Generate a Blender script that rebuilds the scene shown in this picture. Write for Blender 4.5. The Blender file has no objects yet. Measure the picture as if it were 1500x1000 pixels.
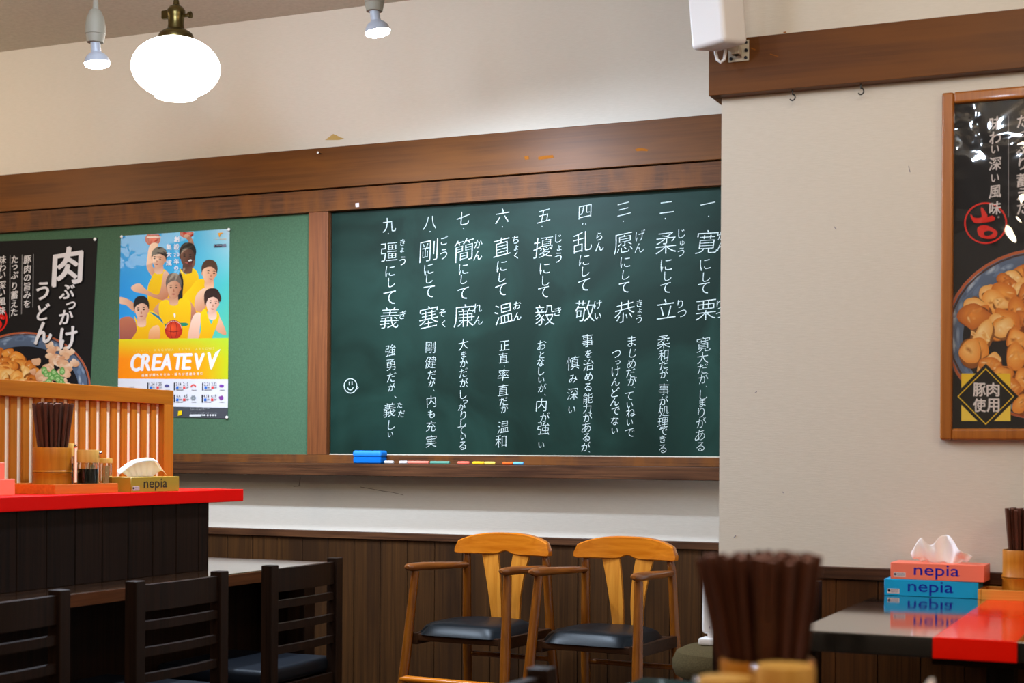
import bpy, bmesh, math, random
from mathutils import Vector, Matrix, Euler
from mathutils.geometry import tessellate_polygon

random.seed(7)
SC = bpy.context.scene
COL = SC.collection

# ------------------------------------------------------------------ camera
F = 2265.0                       # focal length in pixels of a 1500 px wide frame
TH = math.atan(1000 / 2265)      # yaw to the left of the wall normal
EYE = 1.07
ROLL = 0.0065
PY = 663.5                       # row of the level line at the frame centre (shift lens)
cam_d = bpy.data.cameras.new('camera')
cam = bpy.data.objects.new('camera', cam_d)
COL.objects.link(cam)
cam_d.sensor_width = 36.0
cam_d.lens = F * 36.0 / 1500.0
cam_d.shift_y = (PY - 500.0) / 1500.0
cam_d.clip_start = 0.05
cam.matrix_world = (Matrix.Translation((0, 0, EYE)) @ Matrix.Rotation(TH, 4, 'Z')
                    @ Matrix.Rotation(math.pi / 2, 4, 'X') @ Matrix.Rotation(ROLL, 4, 'Z'))
cam_d.dof.use_dof = True
cam_d.dof.focus_distance = 5.0
cam_d.dof.aperture_fstop = 4.0
SC.camera = cam

# ------------------------------------------------------------------ light
SC.view_settings.view_transform = 'Standard'
SC.view_settings.look = 'None'
SC.view_settings.gamma = 1.0
SC.view_settings.use_curve_mapping = False
SC.view_settings.exposure = 0.0
world = bpy.data.worlds.new('world')
SC.world = world
world.use_nodes = True
world.node_tree.nodes['Background'].inputs[0].default_value = (1.0, 0.96, 0.92, 1)
world.node_tree.nodes['Background'].inputs[1].default_value = 0.05

WARM = (1.0, 0.83, 0.60)
COOL = (0.66, 0.81, 1.0)


def lamp(name, loc, power, color, radius):
    d = bpy.data.lights.new(name, 'POINT')
    d.energy = power
    d.color = color
    d.shadow_soft_size = radius
    o = bpy.data.objects.new(name, d)
    o.location = loc
    COL.objects.link(o)
    return o


# unseen overhead lights added behind and beside the camera to light the walls
lamp('unseen_warm_light', (-2.9, 0.6, 2.30), 24, WARM, 0.15)
lamp('unseen_warm_light', (-4.9, 3.7, 2.25), 34, WARM, 0.25)
lamp('unseen_warm_light', (-0.4, 2.9, 2.40), 15, WARM, 0.15)
lamp('unseen_warm_light', (-0.5, 0.4, 2.35), 34, WARM, 0.15)
lamp('unseen_warm_light', (1.5, 1.6, 2.35), 38, WARM, 0.15)
lamp('unseen_cool_light', (-1.45, 1.9, 2.42), 16, COOL, 0.032)
lamp('unseen_cool_light', (-0.75, 1.5, 2.45), 10, COOL, 0.032)  # stands for the bulbs glinting in the framed poster
lamp('unseen_cool_light', (-0.35, 1.9, 2.45), 8, COOL, 0.032)
lamp('unseen_cool_light', (-2.3, 2.2, 2.52), 34, COOL, 0.16)  # stands for the bulb behind the speaker's shadow
lamp('unseen_cool_light', (-2.6, 3.1, 2.50), 32, COOL, 0.25)  # added to cool the middle of the upper back wall


# ------------------------------------------------------------------ camera geometry helpers
_c, _s = math.cos(TH), math.sin(TH)


def ray(x, y):
    a = (x - 750) / F
    b = -(y - PY) / F
    a, b = a - ROLL * b, b + ROLL * a
    return Vector((-_s + a * _c, _c + a * _s, b))


def on_wall(x, y, Y):
    """Point of the upright plane at depth Y that the photo shows at (x, y)."""
    d = ray(x, y)
    t = Y / d.y
    return Vector((d.x * t, Y, EYE + d.z * t))


# ------------------------------------------------------------------ materials
def lin(c):
    out = []
    for v in c[:3]:
        v /= 255.0
        out.append(v / 12.92 if v <= 0.04045 else ((v + 0.055) / 1.055) ** 2.4)
    return (out[0], out[1], out[2], 1.0)


def mat(name, color, rough=0.5, spec=0.5, metal=0.0, coat=0.0, emit=None, strength=0.0, trans=0.0, ior=1.45):
    m = bpy.data.materials.new(name)
    m.use_nodes = True
    b = m.node_tree.nodes['Principled BSDF']
    b.inputs['Base Color'].default_value = lin(color)
    b.inputs['Roughness'].default_value = rough
    b.inputs['Specular IOR Level'].default_value = spec
    b.inputs['Metallic'].default_value = metal
    b.inputs['Coat Weight'].default_value = coat
    b.inputs['Coat Roughness'].default_value = 0.08
    b.inputs['Transmission Weight'].default_value = trans
    b.inputs['IOR'].default_value = ior
    if emit:
        b.inputs['Emission Color'].default_value = (*emit, 1)
        b.inputs['Emission Strength'].default_value = strength
    return m


def ramp_noise(m, scale, stops, detail=6, rough=0.6, distort=0.0, bump=0.0, bump_dist=0.002):
    """Drives the base colour by a stretched noise: scale is per object axis."""
    nt = m.node_tree
    N, L = nt.nodes, nt.links
    b = N['Principled BSDF']
    tc = N.new('ShaderNodeTexCoord')
    mp = N.new('ShaderNodeMapping')
    mp.inputs['Scale'].default_value = scale
    nz = N.new('ShaderNodeTexNoise')
    nz.inputs['Scale'].default_value = 1.0
    nz.inputs['Detail'].default_value = detail
    nz.inputs['Roughness'].default_value = rough
    nz.inputs['Distortion'].default_value = distort
    cr = N.new('ShaderNodeValToRGB')
    L.new(tc.outputs['Object'], mp.inputs['Vector'])
    L.new(mp.outputs['Vector'], nz.inputs['Vector'])
    L.new(nz.outputs['Fac'], cr.inputs['Fac'])
    e = cr.color_ramp.elements
    while len(e) < len(stops):
        e.new(0.5)
    for i, (p, c) in enumerate(stops):
        e[i].position = p
        e[i].color = lin(c)
    L.new(cr.outputs['Color'], b.inputs['Base Color'])
    if bump:
        bp = N.new('ShaderNodeBump')
        bp.inputs['Strength'].default_value = bump
        bp.inputs['Distance'].default_value = bump_dist
        L.new(nz.outputs['Fac'], bp.inputs['Height'])
        L.new(bp.outputs['Normal'], b.inputs['Normal'])
    return m


def wood(name, dark, light, axis, rough=0.45, fine=70, along=3.0, coat=0.0, bump=0.15, spec=0.4):
    m = mat(name, light, rough, spec, coat=coat)
    s = [fine, fine, fine]
    s['XYZ'.index(axis)] = along
    return ramp_noise(m, s, [(0.30, dark), (0.70, light)], detail=5, distort=0.6, bump=bump)


def blotchy(m, scale, dark, amount):
    """Second, broader grain over an existing wood material (stain taken up unevenly)."""
    nt = m.node_tree
    N, L = nt.nodes, nt.links
    b = N['Principled BSDF']
    src = b.inputs['Base Color'].links[0].from_socket
    tc = N.new('ShaderNodeTexCoord')
    mp = N.new('ShaderNodeMapping')
    mp.inputs['Scale'].default_value = scale
    nz = N.new('ShaderNodeTexNoise')
    nz.inputs['Scale'].default_value = 1.0
    nz.inputs['Detail'].default_value = 3
    cr = N.new('ShaderNodeMapRange')
    cr.inputs['From Min'].default_value = 0.42
    cr.inputs['From Max'].default_value = 0.62
    cr.inputs['To Max'].default_value = amount
    mx = N.new('ShaderNodeMix')
    mx.data_type = 'RGBA'
    mx.inputs['B'].default_value = lin(dark)
    L.new(tc.outputs['Object'], mp.inputs['Vector'])
    L.new(mp.outputs['Vector'], nz.inputs['Vector'])
    L.new(nz.outputs['Fac'], cr.inputs['Value'])
    L.new(cr.outputs['Result'], mx.inputs['Factor'])
    L.new(src, mx.inputs['A'])
    L.new(mx.outputs['Result'], b.inputs['Base Color'])
    return m


M = {}
M['paper'] = ramp_noise(mat('wallpaper', (214, 202, 184), 0.85, 0.2), (34, 34, 300),
                        [(0.2, (212, 203, 190)), (0.8, (220, 211, 199))], detail=3, bump=0.22, bump_dist=0.002)
M['ceiling'] = ramp_noise(mat('ceiling_paper', (190, 180, 166), 0.9, 0.2), (60, 60, 60),
                          [(0.3, (184, 174, 160)), (0.7, (198, 188, 174))], detail=4, bump=0.3)
M['plaster'] = mat('bare_plaster', (190, 158, 96), 0.9, 0.1)
M['band'] = blotchy(wood('band_wood', (86, 50, 18), (104, 61, 24), 'X', 0.42, 90, 2.0, spec=0.18), (2.2, 20, 14), (116, 68, 22), 0.6)
M['rail'] = blotchy(wood('rail_wood', (66, 40, 24), (102, 64, 38), 'X', 0.5, 160, 4.0, bump=0.3, spec=0.15), (14, 20, 5), (112, 66, 28), 0.8)
M['ledge'] = blotchy(wood('ledge_wood', (52, 30, 18), (98, 62, 38), 'X', 0.5, 130, 3.0, bump=0.3, spec=0.18), (3, 60, 22), (46, 26, 16), 0.7)
M['post'] = wood('post_wood', (92, 48, 22), (124, 70, 34), 'Z', 0.45, 90, 3.0)
M['panel'] = blotchy(wood('panel_wood', (50, 30, 13), (76, 47, 21), 'Z', 0.5, 110, 2.0, bump=0.25, spec=0.18), (9, 9, 1.5), (38, 23, 13), 0.7)
M['panel_lit'] = blotchy(wood('panel_wood_lit', (66, 36, 13), (100, 58, 22), 'Z', 0.5, 110, 2.0, bump=0.25, spec=0.18), (9, 9, 1.5), (58, 32, 12), 0.7)  # panel wood again, brighter light on the right put into its colour
M['floor'] = wood('floor_wood', (48, 34, 24), (72, 52, 36), 'Y', 0.5, 30, 2.0)
M['hinoki'] = wood('partition_wood', (152, 86, 17), (178, 106, 28), 'Z', 0.5, 80, 2.5, spec=0.15)
M['hinoki_y'] = wood('partition_rail_wood', (142, 78, 12), (166, 96, 20), 'Y', 0.5, 80, 2.5, spec=0.15)
M['screen'] = mat('partition_paper', (232, 214, 186), 0.8, 0.2)
M['tray'] = wood('tray_wood', (184, 88, 16), (208, 112, 30), 'Y', 0.45, 120, 3.0)
M['tray_x'] = wood('tray_wood_light', (206, 132, 44), (228, 160, 70), 'X', 0.45, 120, 3.0)
M['red'] = mat('red_laminate', (222, 10, 3), 0.5, 0.1)
M['red_inlay'] = mat('red_table_laminate', (240, 24, 8), 0.12, 0.12)
M['dark_board'] = wood('dark_board_wood', (14, 8, 5), (36, 20, 11), 'Z', 0.5, 90, 2.0, spec=0.12)
M['table_wood'] = wood('table_wood', (52, 31, 18), (74, 46, 26), 'Y', 0.14, 60, 2.0, bump=0.0, spec=0.8, coat=1.0)
M['table_edge'] = wood('table_edge_wood', (70, 38, 19), (98, 56, 30), 'Y', 0.4, 90, 3.0, spec=0.2)
M['chair_dark'] = wood('dark_chair_wood', (20, 11, 6), (40, 23, 13), 'Z', 0.45, 90, 3.0, spec=0.2)
M['navy_seat'] = mat('dark_seat_vinyl', (14, 18, 25), 0.5, 0.25)
M['kid_rail'] = wood('honey_wood', (178, 94, 14), (206, 120, 28), 'X', 0.25, 60, 3.0, coat=0.4, bump=0.03)
M['kid_splat'] = wood('honey_splat_wood', (176, 106, 30), (204, 134, 48), 'Z', 0.3, 60, 3.0, coat=0.3, bump=0.03)
M['kid_leg'] = wood('amber_wood', (98, 50, 9), (130, 72, 15), 'Z', 0.25, 60, 3.0, coat=0.4, bump=0.03)
M['kid_arm'] = wood('amber_arm_wood', (104, 56, 22), (140, 80, 32), 'Y', 0.28, 60, 3.0, coat=0.4, bump=0.03)
M['leather'] = ramp_noise(mat('black_leather', (14, 17, 20), 0.36, 0.18), (260, 260, 260),
                          [(0.3, (11, 14, 17)), (0.7, (18, 22, 26))], bump=0.15, bump_dist=0.001)
M['felt'] = ramp_noise(mat('olive_fabric', (74, 72, 50), 0.95, 0.1), (300, 300, 300),
                       [(0.3, (62, 52, 32)), (0.7, (86, 74, 48))], bump=0.4)
M['bamboo'] = ramp_noise(mat('bamboo', (204, 142, 52), 0.4, 0.25), (90, 90, 6),
                         [(0.3, (160, 94, 16)), (0.7, (186, 118, 28))], bump=0.08)
M['cap'] = ramp_noise(mat('pale_wood_cap', (218, 168, 84), 0.45, 0.4), (120, 120, 10),
                      [(0.3, (196, 142, 58)), (0.7, (214, 164, 80))], bump=0.05)
M['stick'] = wood('chopstick_wood', (56, 28, 17), (94, 52, 34), 'Z', 0.42, 200, 8.0, bump=0.05)
M['stick_end'] = mat('chopstick_end_lit', (150, 104, 88), 0.6, 0.2)  # overhead light on the cut tops put into a paler colour
M['pick'] = mat('toothpick_wood', (224, 190, 140), 0.6)
M['glass'] = mat('clear_glass', (235, 240, 238), 0.04, 0.5, trans=1.0, ior=1.2)
M['soy'] = mat('soy_sauce', (16, 10, 8), 0.12, 0.5)
M['chrome'] = mat('chrome', (210, 210, 215), 0.12, 0.5, metal=1.0)
M['tissue'] = mat('tissue_paper', (244, 236, 232), 0.9, 0.1)
M['tissue'].node_tree.nodes['Principled BSDF'].inputs['Subsurface Weight'].default_value = 0.2
M['coral'] = mat('coral_card', (250, 122, 96), 0.45)
M['sky_blue'] = mat('blue_card', (0, 160, 216), 0.4)
M['gold'] = mat('gold_card', (168, 132, 36), 0.4)
M['seat_frame'] = wood('seat_frame_wood', (34, 18, 8), (58, 32, 13), 'X', 0.4, 60, 3.0, spec=0.25)
M['navy_ink'] = mat('navy_ink', (20, 28, 158), 0.5, 0.2)
M['black_ink'] = mat('black_ink', (34, 28, 24), 0.5)
M['pale_ink'] = mat('pale_sticker', (226, 206, 206), 0.6)
M['grey_ink'] = mat('grey_ink', (120, 110, 130), 0.6)
M['black_top'] = ramp_noise(mat('black_laminate', (26, 22, 19), 0.06, 0.8, coat=1.0), (40, 40, 40),
                            [(0.3, (22, 19, 16)), (0.7, (34, 29, 24))])
M['black_edge'] = ramp_noise(mat('black_edge', (24, 24, 22), 0.4, 0.5), (60, 60, 60),
                             [(0.3, (20, 20, 18)), (0.7, (34, 34, 30))])
M['green'] = ramp_noise(mat('green_cloth', (106, 142, 112), 0.85, 0.2), (170, 170, 170),
                        [(0.3, (62, 90, 67)), (0.7, (72, 101, 76))], detail=3, bump=0.2, bump_dist=0.001)
M['slate'] = mat('blackboard_green', (26, 54, 48), 0.5, 0.15)
M['chalk'] = ramp_noise(mat('white_chalk', (206, 214, 210), 0.95, 0.1), (420, 420, 420),
                        [(0.30, (116, 134, 130)), (0.58, (206, 214, 212))], detail=2)
M['eraser_blue'] = mat('eraser_blue', (18, 122, 216), 0.6)
M['eraser_felt'] = mat('eraser_felt', (14, 100, 190), 0.95, 0.1)
M['white_plastic'] = mat('white_plastic', (226, 222, 222), 0.4)
M['white_metal'] = mat('white_metal', (196, 188, 172), 0.4, 0.5)
M['bolt'] = mat('dark_bolt', (38, 40, 48), 0.35, 0.5, metal=0.7)
M['brass'] = mat('aged_brass', (96, 84, 50), 0.28, 0.5, metal=1.0)
M['black_cord'] = mat('black_cord', (22, 26, 24), 0.6)
M['grey_cord'] = mat('grey_cord', (150, 140, 120), 0.6)
M['socket_grey'] = mat('grey_rubber_socket', (134, 128, 114), 0.6)
M['bulb_body'] = mat('bulb_body', (158, 162, 172), 0.35)
M['globe'] = mat('opal_glass', (255, 250, 240), 0.25, 0.5, emit=(1.0, 0.97, 0.92), strength=9.5)
M['bulb_face'] = mat('lit_bulb_face', (255, 255, 255), 0.3, 0.5, emit=(0.86, 0.93, 1.0), strength=40.0)
M['iron'] = mat('dark_iron', (54, 54, 52), 0.4, 0.5, metal=0.8)
M['pin'] = mat('clear_pin', (236, 232, 226), 0.25)
M['tape'] = mat('white_tape', (206, 190, 188), 0.5)
M['frame_wood'] = wood('frame_wood', (146, 82, 22), (176, 104, 34), 'Z', 0.35, 90, 3.0, coat=0.2)


def slate_dust(m):
    nt = m.node_tree
    N, L = nt.nodes, nt.links
    b = N['Principled BSDF']
    tc = N.new('ShaderNodeTexCoord')
    nz = N.new('ShaderNodeTexNoise')
    nz.inputs['Scale'].default_value = 2.6
    nz.inputs['Detail'].default_value = 8
    nz.inputs['Distortion'].default_value = 1.2
    cr = N.new('ShaderNodeValToRGB')
    cr.color_ramp.elements[0].position = 0.40
    cr.color_ramp.elements[0].color = lin((12, 33, 26))
    cr.color_ramp.elements[1].position = 0.80
    cr.color_ramp.elements[1].color = lin((28, 57, 49))
    L.new(tc.outputs['Object'], nz.inputs['Vector'])
    L.new(nz.outputs['Fac'], cr.inputs['Fac'])
    L.new(cr.outputs['Color'], b.inputs['Base Color'])


slate_dust(M['slate'])


def printed(name, rough, coat, ripple=0.0, scale=3.0):
    """Print whose colours come from the printed picture (colour attribute)."""
    m = mat(name, (255, 255, 255), rough, 0.15, coat=coat)
    nt = m.node_tree
    N, L = nt.nodes, nt.links
    b = N['Principled BSDF']
    at = N.new('ShaderNodeVertexColor')
    at.layer_name = 'print'
    L.new(at.outputs['Color'], b.inputs['Base Color'])
    if ripple:
        tc = N.new('ShaderNodeTexCoord')
        nz = N.new('ShaderNodeTexNoise')
        nz.inputs['Scale'].default_value = scale
        nz.inputs['Detail'].default_value = 2.5
        nz.inputs['Distortion'].default_value = 0.8
        bp = N.new('ShaderNodeBump')
        bp.inputs['Strength'].default_value = ripple
        bp.inputs['Distance'].default_value = 0.05
        L.new(tc.outputs['Object'], nz.inputs['Vector'])
        L.new(nz.outputs['Fac'], bp.inputs['Height'])
        L.new(bp.outputs['Normal'], b.inputs['Coat Normal'])
    b.inputs['Coat Roughness'].default_value = 0.06
    return m


M['print'] = printed('poster_print', 0.45, 0.3, 0.10, 7.0)
M['print_matt'] = printed('matt_print', 0.6, 0.0)
M['print_film'] = printed('film_print', 0.5, 0.0)


# ------------------------------------------------------------------ mesh builder
class MB:
    def __init__(self):
        self.v, self.f, self.m = [], [], []
        self.bevelled = False

    def add(self, verts, faces, mi=0):
        o = len(self.v)
        self.v += [Vector(p) for p in verts]
        self.f += [[i + o for i in fc] for fc in faces]
        self.m += [mi] * len(faces)
        return self

    def bm(self, b, mtx=None, mi=0):
        b.verts.ensure_lookup_table()
        for i, v in enumerate(b.verts):
            v.index = i
        vs = [(mtx @ v.co) if mtx else v.co.copy() for v in b.verts]
        fs = [[v.index for v in f.verts] for f in b.faces]
        b.free()
        return self.add(vs, fs, mi)

    def box(self, lo, hi, bev=0.0, mi=0, mtx=None, seg=2):
        b = bmesh.new()
        bmesh.ops.create_cube(b, size=1.0)
        lo, hi = Vector(lo), Vector(hi)
        for v in b.verts:
            v.co = Vector((lo[i] + (v.co[i] + 0.5) * (hi[i] - lo[i]) for i in range(3)))
        if bev:
            self.bevelled = True
            bmesh.ops.bevel(b, geom=list(b.edges), offset=bev, segments=seg, profile=0.5, affect='EDGES')
        return self.bm(b, mtx, mi)

    def lathe(self, prof, at=(0, 0, 0), seg=32, mi=0, mtx=None, caps=True):
        """prof: list of (radius, z); turned about z."""
        vs, fs = [], []
        n = len(prof)
        for r, z in prof:
            for k in range(seg):
                a = 2 * math.pi * k / seg
                vs.append(Vector((at[0] + r * math.cos(a), at[1] + r * math.sin(a), at[2] + z)))
        for i in range(n - 1):
            for k in range(seg):
                k2 = (k + 1) % seg
                fs.append([i * seg + k, i * seg + k2, (i + 1) * seg + k2, (i + 1) * seg + k])
        if caps:
            if prof[0][0] > 1e-6:
                fs.append([k for k in range(seg)][::-1])
            if prof[-1][0] > 1e-6:
                fs.append([(n - 1) * seg + k for k in range(seg)])
        if mtx:
            vs = [mtx @ v for v in vs]
        return self.add(vs, fs, mi)

    def tube(self, pts, rad, seg=12, mi=0, flat=1.0, up=None):
        """Swept round bar through pts; rad is one radius or one per point."""
        pts = [Vector(p) for p in pts]
        n = len(pts)
        rs = rad if isinstance(rad, (list, tuple)) else [rad] * n
        vs, fs = [], []
        ref = Vector(up) if up else None
        for i, p in enumerate(pts):
            t = (pts[min(i + 1, n - 1)] - pts[max(i - 1, 0)]).normalized()
            u = ref if ref is not None else (Vector((0, 0, 1)) if abs(t.z) < 0.9 else Vector((1, 0, 0)))
            a = t.cross(u).normalized()
            b = a.cross(t).normalized()
            if ref is None:
                ref = b
            for k in range(seg):
                q = 2 * math.pi * k / seg
                vs.append(p + (a * math.cos(q) + b * math.sin(q) * flat) * rs[i])
            ref = b
        for i in range(n - 1):
            for k in range(seg):
                k2 = (k + 1) % seg
                fs.append([i * seg + k, i * seg + k2, (i + 1) * seg + k2, (i + 1) * seg + k])
        fs.append([k for k in range(seg)][::-1])
        fs.append([(n - 1) * seg + k for k in range(seg)])
        return self.add(vs, fs, mi)

    def build(self, name, mats, parent=None, smooth=True, loc=None, angle=38):
        me = bpy.data.meshes.new(name)
        me.from_pydata(self.v, [], self.f)
        mats = mats if isinstance(mats, (list, tuple)) else [mats]
        for k in mats:
            me.materials.append(M[k] if isinstance(k, str) else k)
        me.polygons.foreach_set('material_index', self.m)
        b = bmesh.new()
        b.from_mesh(me)
        bmesh.ops.recalc_face_normals(b, faces=list(b.faces))
        b.to_mesh(me)
        b.free()
        if smooth:
            me.polygons.foreach_set('use_smooth', [True] * len(me.polygons))
            me.set_sharp_from_angle(angle=math.radians(angle))
        o = bpy.data.objects.new(name, me)
        COL.objects.link(o)
        if smooth and self.bevelled:
            w = o.modifiers.new('weighted_normals', 'WEIGHTED_NORMAL')
            w.keep_sharp = True
            w.weight = 100
        if parent:
            o.parent = parent
        if loc is not None:
            o.location = loc
        return o


def tag(o, label=None, cat=None, group=None, kind=None):
    for k, v in (('label', label), ('category', cat), ('group', group), ('kind', kind)):
        if v:
            o[k] = v
    return o


def thing(name, label, cat, loc=(0, 0, 0), rz=0.0, group=None):
    o = bpy.data.objects.new(name, None)
    o.empty_display_size = 0.1
    o.location = loc
    o.rotation_euler = (0, 0, rz)
    COL.objects.link(o)
    return tag(o, label, cat, group)


def kids(o):
    return [c for c in bpy.data.objects if c.parent == o]


def copy_tree(o, parent=None):
    c = o.copy()
    COL.objects.link(c)
    if parent:
        c.parent = parent
    for ch in kids(o):
        copy_tree(ch, c)
    return c


def place(o, loc, rz, label, group=None):
    o.location = loc
    o.rotation_euler = (0, 0, rz)
    o['label'] = label
    if group:
        o['group'] = group
    return o


# ------------------------------------------------------------------ lettering
_glyphs = {}


def glyph(ch, off=0.0):
    key = (ch, off)
    if key not in _glyphs:
        cu = bpy.data.curves.new('letter', 'FONT')
        cu.body = ch
        cu.offset = off
        cu.resolution_u = 3
        ob = bpy.data.objects.new('letter', cu)
        COL.objects.link(ob)
        dg = bpy.context.evaluated_depsgraph_get()
        dg.update()
        me = bpy.data.meshes.new_from_object(ob.evaluated_get(dg))
        vs = [(v.co.x, v.co.y) for v in me.vertices]
        fs = [list(p.vertices) for p in me.polygons]
        bpy.data.meshes.remove(me)
        bpy.data.objects.remove(ob)
        bpy.data.curves.remove(cu)
        _glyphs[key] = (vs, fs)
    return _glyphs[key]


def letter(mb, ch, put, em, off=0.0, shear=0.0, rot=0.0, box=None, mi=0, slant=0.0):
    """Adds one glyph centred on put(0,0); put maps (dx, dy) in plane units to 3D.
    em scales uniformly, box=(w, h) stretches the glyph to fill w x h."""
    vs, fs = glyph(ch, off)
    if not vs:
        return
    x0, x1 = min(v[0] for v in vs), max(v[0] for v in vs)
    y0, y1 = min(v[1] for v in vs), max(v[1] for v in vs)
    cx, cy = (x0 + x1) / 2, (y0 + y1) / 2
    sx = sy = em
    if box:
        sx = box[0] / max(x1 - x0, 1e-6)
        sy = box[1] / max(y1 - y0, 1e-6)
    cr, sr = math.cos(rot), math.sin(rot)
    out = []
    for x, y in vs:
        x, y = (x - cx) * sx, (y - cy) * sy
        y += shear * x
        x += slant * y
        out.append(put(x * cr - y * sr, x * sr + y * cr))
    mb.add(out, fs, mi)


def text_line(mb, s, put, em, off=0.0, mi=0, width=None, slant=0.0):
    """Horizontal line of Latin text starting at put(0,0) baseline; returns its width."""
    vs, fs = glyph(s, off)
    x0, x1 = min(v[0] for v in vs), max(v[0] for v in vs)
    sx = em if not width else width / (x1 - x0)
    mb.add([put((x - x0) * sx + slant * y * em, y * em) for x, y in vs], fs, mi)


# ------------------------------------------------------------------ printed pictures
def smooth_loop(pts, n=6):
    """Closed Catmull-Rom curve through pts."""
    out = []
    k = len(pts)
    for i in range(k):
        p0, p1, p2, p3 = (pts[(i + j - 1) % k] for j in range(4))
        for q in range(n):
            t = q / n
            out.append(tuple(0.5 * (2 * p1[d] + (p2[d] - p0[d]) * t + (2 * p0[d] - 5 * p1[d] + 4 * p2[d] - p3[d]) * t * t
                                    + (3 * p1[d] - p0[d] - 3 * p2[d] + p3[d]) * t ** 3) for d in (0, 1)))
    return out


def mixc(a, b, t):
    return tuple(a[i] + (b[i] - a[i]) * t for i in range(3))


def clip_poly(poly, rect):
    x0, y0, x1, y1 = rect
    for ax, lim, sg in ((0, x0, 1), (0, x1, -1), (1, y0, 1), (1, y1, -1)):
        out = []
        for i in range(len(poly)):
            a, b = poly[i - 1], poly[i]
            ia, ib = (a[ax] - lim) * sg >= 0, (b[ax] - lim) * sg >= 0
            if ia != ib:
                t = (lim - a[ax]) / (b[ax] - a[ax])
                out.append((a[0] + (b[0] - a[0]) * t, a[1] + (b[1] - a[1]) * t))
            if ib:
                out.append(b)
        poly = out
        if not poly:
            return []
    return poly


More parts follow.
